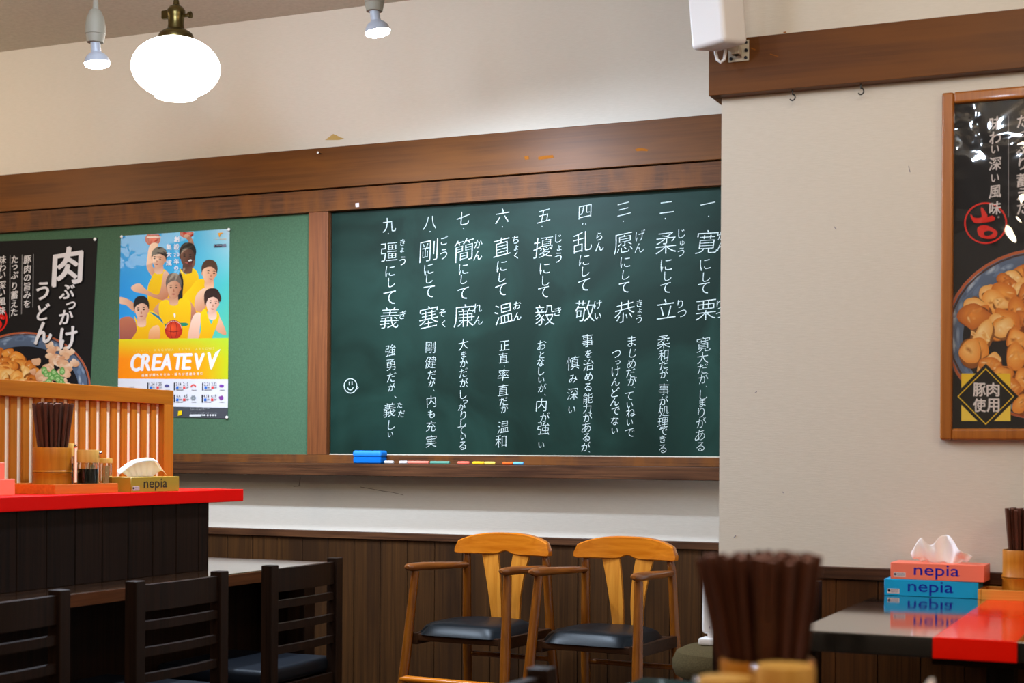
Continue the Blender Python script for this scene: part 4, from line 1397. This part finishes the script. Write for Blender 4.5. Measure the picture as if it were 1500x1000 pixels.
def chopsticks(n, cup, r, h, L, flare, label, group, seed, tops=None, lean=(0, 0)):
    """n square-tapered sticks standing in a cup at cup=(x, y, floor z)."""
    random.seed(seed)
    key = round(L, 4)
    if key not in STICK_MESH:
        mb = MB()
        w0, w1 = 0.0022, 0.0038
        mb.add([(-w0, -w0, 0), (w0, -w0, 0), (w0, w0, 0), (-w0, w0, 0), (-w1, -w1, L * 0.6), (w1, -w1, L * 0.6), (w1, w1, L * 0.6), (-w1, w1, L * 0.6),
                (-w1, -w1, L), (w1, -w1, L), (w1, w1, L), (-w1, w1, L)],
               [[3, 2, 1, 0]] + [[4 * q + i, 4 * q + (i + 1) % 4, 4 * q + 4 + (i + 1) % 4, 4 * q + 4 + i] for q in (0, 1) for i in range(4)])
        mb.add([(-w1, -w1, L), (w1, -w1, L), (w1, w1, L), (-w1, w1, L)], [[0, 1, 2, 3]], 1)
        o = mb.build('chopstick', ['stick', 'stick_end'], smooth=False)
        STICK_MESH[key] = o.data
        first = o
    else:
        first = bpy.data.objects.new('chopstick', STICK_MESH[key])
        COL.objects.link(first)
    c = Vector(cup)
    for i in range(n):
        o = first if i == 0 else first.copy()
        if i:
            COL.objects.link(o)
        # sunflower packing at the rim; feet drawn in to the cup's floor
        q = math.sqrt((i + 0.5) / n)
        a = i * 2.39996
        rim = Vector((q * r * math.cos(a), q * r * math.sin(a), 0))
        foot = Vector((rim.x * 0.74 + random.uniform(-0.0006, 0.0006), rim.y * 0.74 + random.uniform(-0.0006, 0.0006), 0))
        head_ = Vector((rim.x * flare + lean[0] * (rim.x < 0) * -rim.x / r + random.uniform(-0.0012, 0.0012), rim.y * flare + lean[1] * q + random.uniform(-0.0012, 0.0012), L))
        d = (head_ - foot).normalized()
        o.rotation_mode = 'QUATERNION'
        o.rotation_quaternion = d.to_track_quat('Z', 'Y') @ Euler((0, 0, random.uniform(-0.4, 0.4))).to_quaternion()
        o.location = c + foot + Vector((0, 0, random.uniform(0.0, 0.007)))
        tag(o, label, 'chopstick', group)


def sauce_bottle(loc, r, h, spout, label, cap_h=0.034):
    t = thing('sauce_bottle', label, 'bottle', loc, 0, 'soy sauce bottles')
    g = h - cap_h
    MB().lathe([(0, 0), (r * 0.93, 0), (r, 0.004), (r, g - 0.006), (r * 0.9, g), (r * 0.86, g), (r * 0.95, g - 0.008), (r * 0.95, 0.005), (0, 0.005)], seg=32).build('glass_jar', 'glass', t)
    MB().lathe([(0, 0.0055), (r * 0.94, 0.0055), (r * 0.94, g * 0.76), (0, g * 0.76)], seg=32).build('sauce', 'soy', t)
    cp = MB().lathe([(0, g - 0.001), (r * 1.03, g - 0.001), (r * 1.04, g + 0.002), (r * 1.04, h - 0.004), (r * 0.98, h), (0, h)], seg=36).build('cap', 'cap', t)
    a = spout
    p = Vector((r * 1.0 * math.cos(a), r * 1.0 * math.sin(a), h - 0.009))
    d = Vector((math.cos(a), math.sin(a), 0.35)).normalized()
    MB().tube([p - d * 0.004, p + d * 0.004, p + d * 0.009], [0.0045, 0.005, 0.004], 12).build('spout', 'chrome', cp)
    return t


def pick_jar(loc, r, h, label):
    t = thing('toothpick_jar', label, 'jar', loc, 0, 'toothpick jars')
    g = h - 0.014
    MB().lathe([(0, 0), (r, 0), (r, g - 0.004), (r * 0.9, g), (r * 0.84, g), (r * 0.93, g - 0.006), (r * 0.93, 0.004), (0, 0.004)], seg=28).build('glass_jar', 'glass', t)
    MB().lathe([(0, g), (r * 1.08, g), (r * 1.08, h - 0.002), (r * 1.0, h), (0, h)], seg=28).build('cap', 'cap', t)
    for i in range(12):
        a = i * 2.4
        q = r * 0.72 * math.sqrt((i + 0.5) / 12)
        o = MB().tube([(q * math.cos(a) * 0.6, q * math.sin(a) * 0.6, 0), (q * math.cos(a + 0.3), q * math.sin(a + 0.3), g - 0.012)], [0.0008, 0.0012], 6).build('toothpick', 'pick', loc=Vector(loc) + Vector((0, 0, 0.005)))
        tag(o, 'pale toothpick standing in the ' + ('front' if 'front' in label else 'rear') + ' small glass jar', 'toothpick', 'toothpicks in the ' + ('front' if 'front' in label else 'rear') + ' jar')
    return t


def tissue_mesh(L, W, H, seed, lean=0.0, up=None):
    """A pulled-up tissue: gathered in the slot, opening into two uneven folded wings."""
    random.seed(seed)
    nu, nv = 46, 16
    ph = [random.uniform(0, 6.28) for _ in range(6)]
    vs, fs = [], []
    prof = up or (lambda s: 0.55 + 0.45 * math.sin(math.pi * min(1, max(0, s))) ** 0.8)
    for j in range(nv + 1):
        v = j / nv
        for i in range(nu + 1):
            s = i / nu
            wave = (math.sin(s * 9 + ph[0]) * 0.5 + math.sin(s * 17 + ph[1]) * 0.32 + math.sin(s * 31 + ph[2]) * 0.14)
            x = (s - 0.5) * L * (0.62 + 0.38 * v ** 0.8) + lean * v * v
            y = wave * W * (0.12 + 0.88 * v ** 0.7) + math.sin(v * 5 + s * 6 + ph[3]) * W * 0.16
            z = H * v * prof(s) * (1 - 0.1 * v * abs(wave)) + 0.004 * math.sin(13 * s + 7 * v + ph[4])
            z -= 0.018 * max(0, abs(s - 0.5) - 0.33) * 6 * v
            vs.append(Vector((x, y, max(z, -0.004))))
    for j in range(nv):
        for i in range(nu):
            a = j * (nu + 1) + i
            fs.append([a, a + 1, a + nu + 2, a + nu + 1])
    return vs, fs


def folded_tissue(L, H):
    """A tissue drawn out flat: narrow in the slot, a long wing to one side, softly pleated."""
    nu, nv = 40, 18
    vs, fs = [], []
    for j in range(nv + 1):
        v = j / nv
        for i in range(nu + 1):
            s = i / nu
            q = s - 0.5
            x = q * L * (0.52 + 0.48 * v ** 0.9) - 0.012 * v
            top = 0.50 + 0.50 * math.sin(math.pi * min(1.0, s * 0.62 + 0.10)) ** 1.4
            top *= 1.0 - 0.62 * max(0.0, (s - 0.74) / 0.26) ** 1.6
            z = H * top * (1 - (1 - v) ** 1.5)
            if s < 0.3:
                z = max(z - 0.05 * (0.3 - s) * v, 0.001)
            y = 0.010 * math.sin(2.6 * s + 0.4) * v + 0.0022 * math.sin(34 * s + 2 * v) * (1 - 0.5 * v) - 0.018 * v * v * (0.4 + 0.6 * math.sin(3.1 * s))
            if v > 0.82:
                z -= H * 0.22 * ((v - 0.82) / 0.18) ** 2
                y -= 0.012 * ((v - 0.82) / 0.18)
            vs.append(Vector((x, y, z)))
    for j in range(nv):
        for i in range(nu):
            a = j * (nu + 1) + i
            fs.append([a, a + 1, a + nu + 2, a + nu + 1])
    return vs, fs


def tissue_box(loc, rz, material, label, group, size=(0.232, 0.105, 0.0425), ink=None, tissue=None, side='-y', em=0.042, tuft=True):
    """Flat box of tissues: local -y is the long printed side."""
    L, W, Hh = size
    t = thing('tissue_box', label, 'tissue box', loc, rz, group)
    ct = MB().box((-L / 2, -W / 2, 0), (L / 2, W / 2, Hh), 0.0012, seg=1).build('carton', material, t)
    if ink:
        mb = MB()
        y0 = -W / 2 - 0.0004
        text_line(mb, 'nepia', lambda dx, dy: Vector((-L * 0.245 + dx, y0, 0.0125 + dy)), em, 0.004, width=L * 0.485)
        mb.build('printed_name', ink, ct, smooth=False)
        mb = MB()
        mb.add([(-L * 0.465, y0, 0.006), (-L * 0.335, y0, 0.006), (-L * 0.335, y0, 0.0175), (-L * 0.465, y0, 0.0175)], [[0, 1, 2, 3]])
        for k in range(3):
            mb.add([(-L * 0.43, y0 - 0.0003, 0.0085 + k * 0.003), (-L * 0.345, y0 - 0.0003, 0.0085 + k * 0.003), (-L * 0.345, y0 - 0.0003, 0.0097 + k * 0.003), (-L * 0.43, y0 - 0.0003, 0.0097 + k * 0.003)], [[0, 1, 2, 3]], 1)
        mb.lathe([(0.0, 0), (0.0035, 0.0)], mtx=Matrix.Translation((-L * 0.447, y0 - 0.0003, 0.0125)) @ Matrix.Rotation(math.pi / 2, 4, 'X'), seg=12, mi=1)
        mb.build('printed_label', ['pale_ink', 'grey_ink'], ct, smooth=False)
    if tissue:
        vs, fs = folded_tissue(*tissue) if len(tissue) == 2 else tissue_mesh(*tissue)
        o = MB().add([v + Vector((0, 0, Hh - 0.001)) for v in vs], fs).build('tissue', 'tissue', t, angle=80)
        sd = o.modifiers.new('thickness', 'SOLIDIFY')
        sd.thickness = 0.0006
    return t


# left set on the red counter
tray((-2.862, 3.388, RT), 0.205, 0.262, 0.027, 'tray', 'orange wooden tray on the red counter holding cup and bottles')
TF = RT + 0.0095
bamboo_cup((-2.868, 3.374, TF), 0.0515, 0.116, 'bamboo cup of chopsticks on the red counter by the lattice screen')
chopsticks(46, (-2.868, 3.374, TF + 0.012), 0.036, 0.116, 0.222, 1.62, 'dark brown chopstick in the bamboo cup on the red counter', 'chopsticks on the red counter', 3)
sauce_bottle((-2.795, 3.433, TF), 0.0290, 0.110, 0.55, 'dark soy sauce bottle with a pale cap by the lattice screen, front one of two')
sauce_bottle((-2.918, 3.478, TF), 0.0285, 0.128, 0.55, 'soy sauce bottle mostly hidden behind the bamboo cup by the lattice screen')
pick_jar((-2.797, 3.512, TF), 0.0165, 0.087, 'small glass toothpick jar with a pale cap, front one of two on the orange tray')
pick_jar((-2.848, 3.512, TF), 0.0165, 0.087, 'small glass toothpick jar, rear one, between soy bottle and front jar')
tissue_box((-2.7875, 3.657, RT), math.pi / 2, 'gold', 'gold tissue box with a white tissue on the edge of the red counter', 'tissue boxes', (0.226, 0.105, 0.043), 'black_ink',
           (0.215, 0.060), em=0.040)
tissue_box((-2.853, 3.035, RT), math.pi / 2, 'coral', 'plain coral tissue box at the left edge of the photo, lower of two', 'tissue boxes', (0.232, 0.105, 0.0425))
tissue_box((-2.860, 3.005, RT + 0.0425), math.pi / 2, 'coral', 'plain coral tissue box at the left edge of the photo, upper of two', 'tissue boxes', (0.232, 0.105, 0.0425))


# ================================================================== DARK LADDER-BACK CHAIRS
def ladder_chair():
    t = thing('ladder_back_chair', 'x', 'chair', group='dark ladder-back chairs')
    hw = 0.198
    for s in (-1, 1):
        y0 = s * (hw - 0.0185)
        MB().box((0, y0 - 0.0185, 0), (0.036, y0 + 0.0185, 0.75), 0.003).build('back_post', 'chair_dark', t)
        MB().box((0.365, y0 - 0.0185, 0), (0.40, y0 + 0.0185, 0.41), 0.003).build('front_leg', 'chair_dark', t)
        MB().box((0.036, y0 - 0.011, 0.345), (0.365, y0 + 0.011, 0.405), 0.002).build('side_rail', 'chair_dark', t)
        MB().box((0.036, y0 - 0.009, 0.13), (0.365, y0 + 0.009, 0.155), 0.002).build('stretcher', 'chair_dark', t)

    def curved(z0, z1, sag, name):
        vs, fs = [], []
        n = 10
        for i in range(n + 1):
            q = -1 + 2 * i / n
            y = q * (hw - 0.036)
            x = 0.010 - sag * (1 - q * q)
            for xx, zz in ((x, z0), (x + 0.016, z0), (x + 0.016, z1), (x, z1)):
                vs.append(Vector((xx, y, zz)))
        for i in range(n):
            for k in range(4):
                fs.append([4 * i + k, 4 * i + (k + 1) % 4, 4 * i + 4 + (k + 1) % 4, 4 * i + 4 + k])
        fs += [[0, 1, 2, 3], [4 * n + k for k in (3, 2, 1, 0)]]
        MB().add(vs, fs).build(name, 'chair_dark', t)
    curved(0.672, 0.738, 0.008, 'top_rail')
    for z in (0.625, 0.560, 0.495):
        curved(z, z + 0.022, 0.008, 'back_slat')
    curved(0.355, 0.405, 0.0, 'rear_rail')
    MB().box((0.368, -hw + 0.037, 0.345), (0.392, hw - 0.037, 0.405), 0.002).build('front_rail', 'chair_dark', t)
    MB().box((0.030, -hw + 0.006, 0.405), (0.400, hw - 0.006, 0.452), 0.016, seg=3).build('seat', 'navy_seat', t)
    return t


LC = [((-2.365, 2.650), math.pi, 'dark ladder-back chair at the long table, nearest the left edge of the photo'),
      ((-2.365, 3.287), math.pi, 'dark ladder-back chair in the middle of the row at the long table'),
      ((-2.365, 3.893), math.pi, 'dark ladder-back chair at the far end of the long table, panelling seen through it'),
      ((-0.905, 3.740), 0.0, 'dark ladder-back chair tucked under the black table close to the right wall, behind the chopsticks'),
      ((-0.910, 3.290), 0.0, 'dark ladder-back chair behind the foreground chopsticks, its post hiding part of the stool'),
      ((-0.910, 1.955), 0.0, 'dark ladder-back chair in the foreground, only a post top showing')]
ch0 = ladder_chair()
for i, ((x, y), rz, lab) in enumerate(LC):
    place(ch0 if i == 0 else copy_tree(ch0), (x, y, 0), rz, lab)


# ================================================================== CHILDREN'S CHAIRS
def kid_chair():
    t = thing('child_chair', 'x', 'chair', group='honey wood armchairs by the wall')
    fw, bw_ = 0.169, 0.152
    fy, by = -0.155, 0.150
    za = 0.700
    for s in (-1, 1):
        MB().tube([(s * (fw + 0.034), fy - 0.10, 0.0), (s * (fw + 0.012), fy - 0.034, 0.42), (s * fw, fy, za - 0.014)], [0.013, 0.017, 0.0135], 16).build('front_leg', 'kid_leg', t)
        MB().tube([(s * (bw_ + 0.03), by + 0.085, 0.0), (s * (bw_ + 0.008), by + 0.022, 0.45), (s * bw_, by + 0.004, za), (s * (bw_ - 0.004), by + 0.0, za + 0.028), (s * (bw_ - 0.004), by + 0.0, za + 0.036)],
                  [0.013, 0.016, 0.0145, 0.012, 0.007], 16).build('rear_leg', 'kid_leg', t)
        pts = [(s * (fw + 0.002), fy - 0.046, za + 0.002), (s * (fw + 0.003), fy - 0.040, za + 0.002), (s * (fw + 0.004), fy - 0.02, za), (s * (fw + 0.001), fy + 0.05, za - 0.001), (s * (fw - 0.006), 0.02, za - 0.006), (s * bw_, by - 0.012, za - 0.010), (s * bw_, by + 0.01, za - 0.010)]
        MB().tube(pts, [0.007, 0.014, 0.0185, 0.019, 0.017, 0.014, 0.011], 16, flat=0.72, up=(0, 0, 1)).build('armrest', 'kid_arm', t)
        MB().box((s * 0.158 - 0.011, fy - 0.02, 0.452), (s * 0.158 + 0.011, by + 0.015, 0.490), 0.004).build('seat_rail', 'seat_frame', t)
        MB().tube([(s * (fw + 0.022), fy - 0.06, 0.27), (s * (bw_ + 0.018), by + 0.05, 0.27)], 0.010, 12).build('side_stretcher', 'kid_leg', t)
        # splats lean apart towards the top
        vs, fs = [], []
        n = 12
        for i in range(n + 1):
            q = i / n
            z = 0.515 + q * 0.225
            x = s * (0.034 + 0.028 * q ** 2.0)
            w = 0.019 + 0.012 * q
            y = by + 0.004 + 0.012 * math.sin(q * math.pi) * -0.6
            for xx, yy in ((x - w, y - 0.006), (x + w, y - 0.006), (x + w, y + 0.006), (x - w, y + 0.006)):
                vs.append(Vector((xx, yy, z)))
        for i in range(n):
            for k in range(4):
                fs.append([4 * i + k, 4 * i + (k + 1) % 4, 4 * i + 4 + (k + 1) % 4, 4 * i + 4 + k])
        fs += [[3, 2, 1, 0], [4 * n + k for k in range(4)]]
        MB().add(vs, fs).build('back_splat', 'kid_splat', t)
    # crest rail: bent in plan, arched above, small notch below
    vs, fs = [], []
    n = 36
    hw = 0.178
    for i in range(n + 1):
        q = -1 + 2 * i / n
        x = q * hw
        yb = by - 0.030 * q * q + 0.008
        zt = 0.803 - 0.034 * abs(q) ** 2.8 - 0.018 * max(0, (abs(q) - 0.93) / 0.07) ** 2
        zb = 0.729 + 0.012 * math.exp(-(q / 0.13) ** 2)
        if abs(q) > 0.97:
            zb += 0.003
        for yy, zz in ((yb - 0.014, zb + 0.003), (yb - 0.011, zb), (yb + 0.013, zb), (yb + 0.015, zb + 0.004), (yb + 0.015, zt - 0.005), (yb + 0.011, zt), (yb - 0.009, zt), (yb - 0.014, zt - 0.004)):
            vs.append(Vector((x, yy, zz)))
    m = 8
    for i in range(n):
        for k in range(m):
            fs.append([m * i + k, m * i + (k + 1) % m, m * i + m + (k + 1) % m, m * i + m + k])
    fs += [list(range(m))[::-1], [m * n + k for k in range(m)]]
    MB().add(vs, fs).build('crest_rail', 'kid_rail', t)
    MB().box((-0.150, fy - 0.018, 0.464), (0.150, fy + 0.004, 0.487), 0.004).build('seat_rail', 'seat_frame', t)
    MB().box((-0.145, by - 0.01, 0.446), (0.145, by + 0.012, 0.487), 0.004).build('seat_rail', 'seat_frame', t)
    b = bmesh.new()
    bmesh.ops.create_grid(b, x_segments=20, y_segments=18, size=1.0)
    for v in b.verts:
        x, y = v.co.x, v.co.y
        e = max(abs(x), abs(y))
        cr = (abs(x) ** 6 + abs(y) ** 6) ** (1 / 6)
        k = e / cr if cr > 0 else 1
        X, Y = x * k, y * k
        edge = min(1, cr)
        z = 0.484 + 0.040 * (1 - edge ** 7) ** 0.5 + 0.004 * (1 - x * x) * (1 - y * y)
        v.co = Vector((X * (0.168 - 0.016 * (y + 1) / 2), Y * 0.158 - 0.024, z))
    MB().bm(b).add([(-0.155, -0.155, 0.484), (0.155, -0.155, 0.484), (0.148, 0.135, 0.484), (-0.148, 0.135, 0.484)], [[3, 2, 1, 0]]).build('seat_cushion', 'leather', t, angle=70)
    MB().tube([(-(fw + 0.018), fy - 0.05, 0.343), (fw + 0.018, fy - 0.05, 0.343)], 0.014, 12, flat=0.8).build('footrest', 'kid_rail', t)
    MB().tube([(-(bw_ + 0.012), by + 0.034, 0.385), (bw_ + 0.012, by + 0.034, 0.385)], 0.009, 12).build('rear_stretcher', 'kid_leg', t)
    return t


k0 = kid_chair()
k1 = copy_tree(k0)
place(k0, (-2.128, 4.600, 0), math.radians(-4), 'honey-brown wooden armchair with a black seat, the one nearer the long table')
place(k1, (-1.690, 4.590, 0), math.radians(-4), 'honey-brown wooden armchair with a black seat, the one nearer the round stool')

# ================================================================== STOOL AND WHITE DEVICE
t_ = thing('round_stool', 'round stool with an olive fabric cushion beside the wooden armchairs', 'stool', (-1.112, 3.975, 0.08))
MB().lathe([(0, 0.400), (0.135, 0.400), (0.152, 0.408), (0.160, 0.425), (0.160, 0.448), (0.150, 0.470), (0.125, 0.482), (0.06, 0.486), (0, 0.486)], seg=40).build('cushion', 'felt', t_)
MB().lathe([(0, 0.375), (0.125, 0.375), (0.128, 0.38), (0.128, 0.402), (0, 0.402)], seg=36).build('seat_base', 'kid_leg', t_)
for k in range(4):
    a = math.radians(45 + 90 * k)
    MB().tube([(0.165 * math.cos(a), 0.165 * math.sin(a), -0.08), (0.095 * math.cos(a), 0.095 * math.sin(a), 0.38)], [0.013, 0.017], 14).build('leg', 'kid_leg', t_)
MB().lathe([(0.140, 0.15), (0.147, 0.157), (0.140, 0.164), (0.133, 0.157), (0.140, 0.15)], seg=36, caps=False).build('foot_ring', 'kid_leg', t_)

t_ = thing('white_device', 'white plastic device with rounded corners standing upright on the stool', 'device', (-1.142, 3.965, 0.567))
dev = MB().box((-0.052, -0.011, 0.028), (0.052, 0.011, 0.190), 0.010, seg=4).build('body', 'white_plastic', t_)
MB().add([(-0.036, -0.008, 0.018), (0.036, -0.008, 0.018), (0.036, 0.008, 0.018), (-0.036, 0.008, 0.018), (-0.036, -0.008, 0.03), (0.036, -0.008, 0.03), (0.036, 0.008, 0.03), (-0.036, 0.008, 0.03)],
         [[3, 2, 1, 0], [4, 5, 6, 7], [0, 1, 5, 4], [1, 2, 6, 5], [2, 3, 7, 6], [3, 0, 4, 7]]).build('neck', 'white_plastic', t_)
MB().box((-0.056, -0.028, 0.0), (0.056, 0.028, 0.018), 0.005, seg=2).build('foot', 'white_plastic', t_)
mk = MB()
for k in range(5):
    mk.add([(-0.030 + k * 0.008, -0.0114, 0.042), (-0.028 + k * 0.008, -0.0114, 0.042), (-0.028 + k * 0.008, -0.0114, 0.049), (-0.030 + k * 0.008, -0.0114, 0.049)], [[0, 1, 2, 3]])
mk.build('indicator_marks', 'grey_ink', dev, smooth=False)


# ================================================================== BLACK TABLES
def black_table(loc, label):
    """Origin on the floor below the middle of the left edge's far corner side: x to the right, y to the wall."""
    t = thing('black_table', label, 'table', loc, 0, 'glossy black tables')
    W, D = 0.716, 0.985
    mb = MB().box((0, 0, 0.668), (W, D, T), 0.004)
    mb.build('tabletop', 'black_top', t)
    MB().box((0.277, -0.0012, 0.6675), (0.439, D + 0.0012, T + 0.0007), 0.003).build('red_stripe', 'red_inlay', t)
    MB().box((W / 2 - 0.030, D / 2 - 0.045, 0.03), (W / 2 + 0.030, D / 2 + 0.045, 0.640), 0.004).build('pedestal', 'chair_dark', t)
    MB().box((W / 2 - 0.10, 0.12, 0.640), (W / 2 + 0.10, D - 0.12, 0.668), 0.003).build('top_support', 'chair_dark', t)
    MB().box((W / 2 - 0.030, 0.20, 0.0), (W / 2 + 0.030, D - 0.20, 0.03), 0.006).build('base_plate', 'chair_dark', t)
    return t


black_table((-0.752, 3.150, 0), 'glossy black table with a red stripe against the right wall')
black_table((-0.815, 1.385, 0), 'black table in the foreground, only its far edge showing')

tissue_box((-0.614, 4.090, T), 0.0, 'sky_blue', 'blue tissue box on the black table under the coral one', 'tissue boxes', (0.234, 0.098, 0.0425), 'navy_ink')
tissue_box((-0.598, 4.090, T + 0.0425), math.radians(-1.5), 'coral', 'coral tissue box with a tissue pulled up, stacked on the blue one', 'tissue boxes', (0.234, 0.098, 0.0425), 'navy_ink',
           (0.155, 0.024, 0.078, 12, 0.004, lambda s: 0.45 + 0.5 * math.exp(-((s - 0.55) / 0.2) ** 2) + 0.38 * math.exp(-((s - 0.16) / 0.12) ** 2)))
tray((-0.365, 4.083, T), 0.262, 0.120, 0.026, 'tray_x', 'pale wooden tray on the black table at the right edge of the photo')
bamboo_cup((-0.394, 4.083, T + 0.009), 0.050, 0.116, 'bamboo cup of chopsticks on the black table by the wall')
chopsticks(36, (-0.394, 4.083, T + 0.020), 0.036, 0.116, 0.205, 1.35, 'dark brown chopstick in the bamboo cup on the black table by the wall', 'chopsticks on the black table', 8)

# foreground set
tray((-0.430, 1.640, T), 0.190, 0.262, 0.026, 'tray_x', 'wooden tray below the frame in the foreground, carrying the blurred cup')
bamboo_cup((-0.434, 1.690, T + 0.009), 0.0525, 0.124, 'blurred bamboo cup of chopsticks in the foreground')
chopsticks(62, (-0.434, 1.690, T + 0.020), 0.0360, 0.124, 0.226, 1.68, 'blurred dark brown chopstick in the foreground bamboo cup', 'foreground chopsticks', 15, lean=(-0.020, 0))
sauce_bottle((-0.386, 1.578, T + 0.009), 0.0290, 0.134, math.pi - 0.15, 'blurred pale bottle cap in the foreground, right and taller of the two')
sauce_bottle((-0.453, 1.592, T + 0.009), 0.0285, 0.115, math.pi - 0.15, 'blurred pale bottle cap in the foreground, left and lower of the two')
tissue_box((-0.270, 1.745, T), math.radians(90), 'coral', 'tissue box in the foreground with only the white tip of its tissue showing', 'tissue boxes', (0.232, 0.105, 0.0425), None,
           (0.12, 0.014, 0.074, 31, 0.0, lambda s: 0.35 + 0.65 * math.exp(-((s - 0.5) / 0.16) ** 2)))
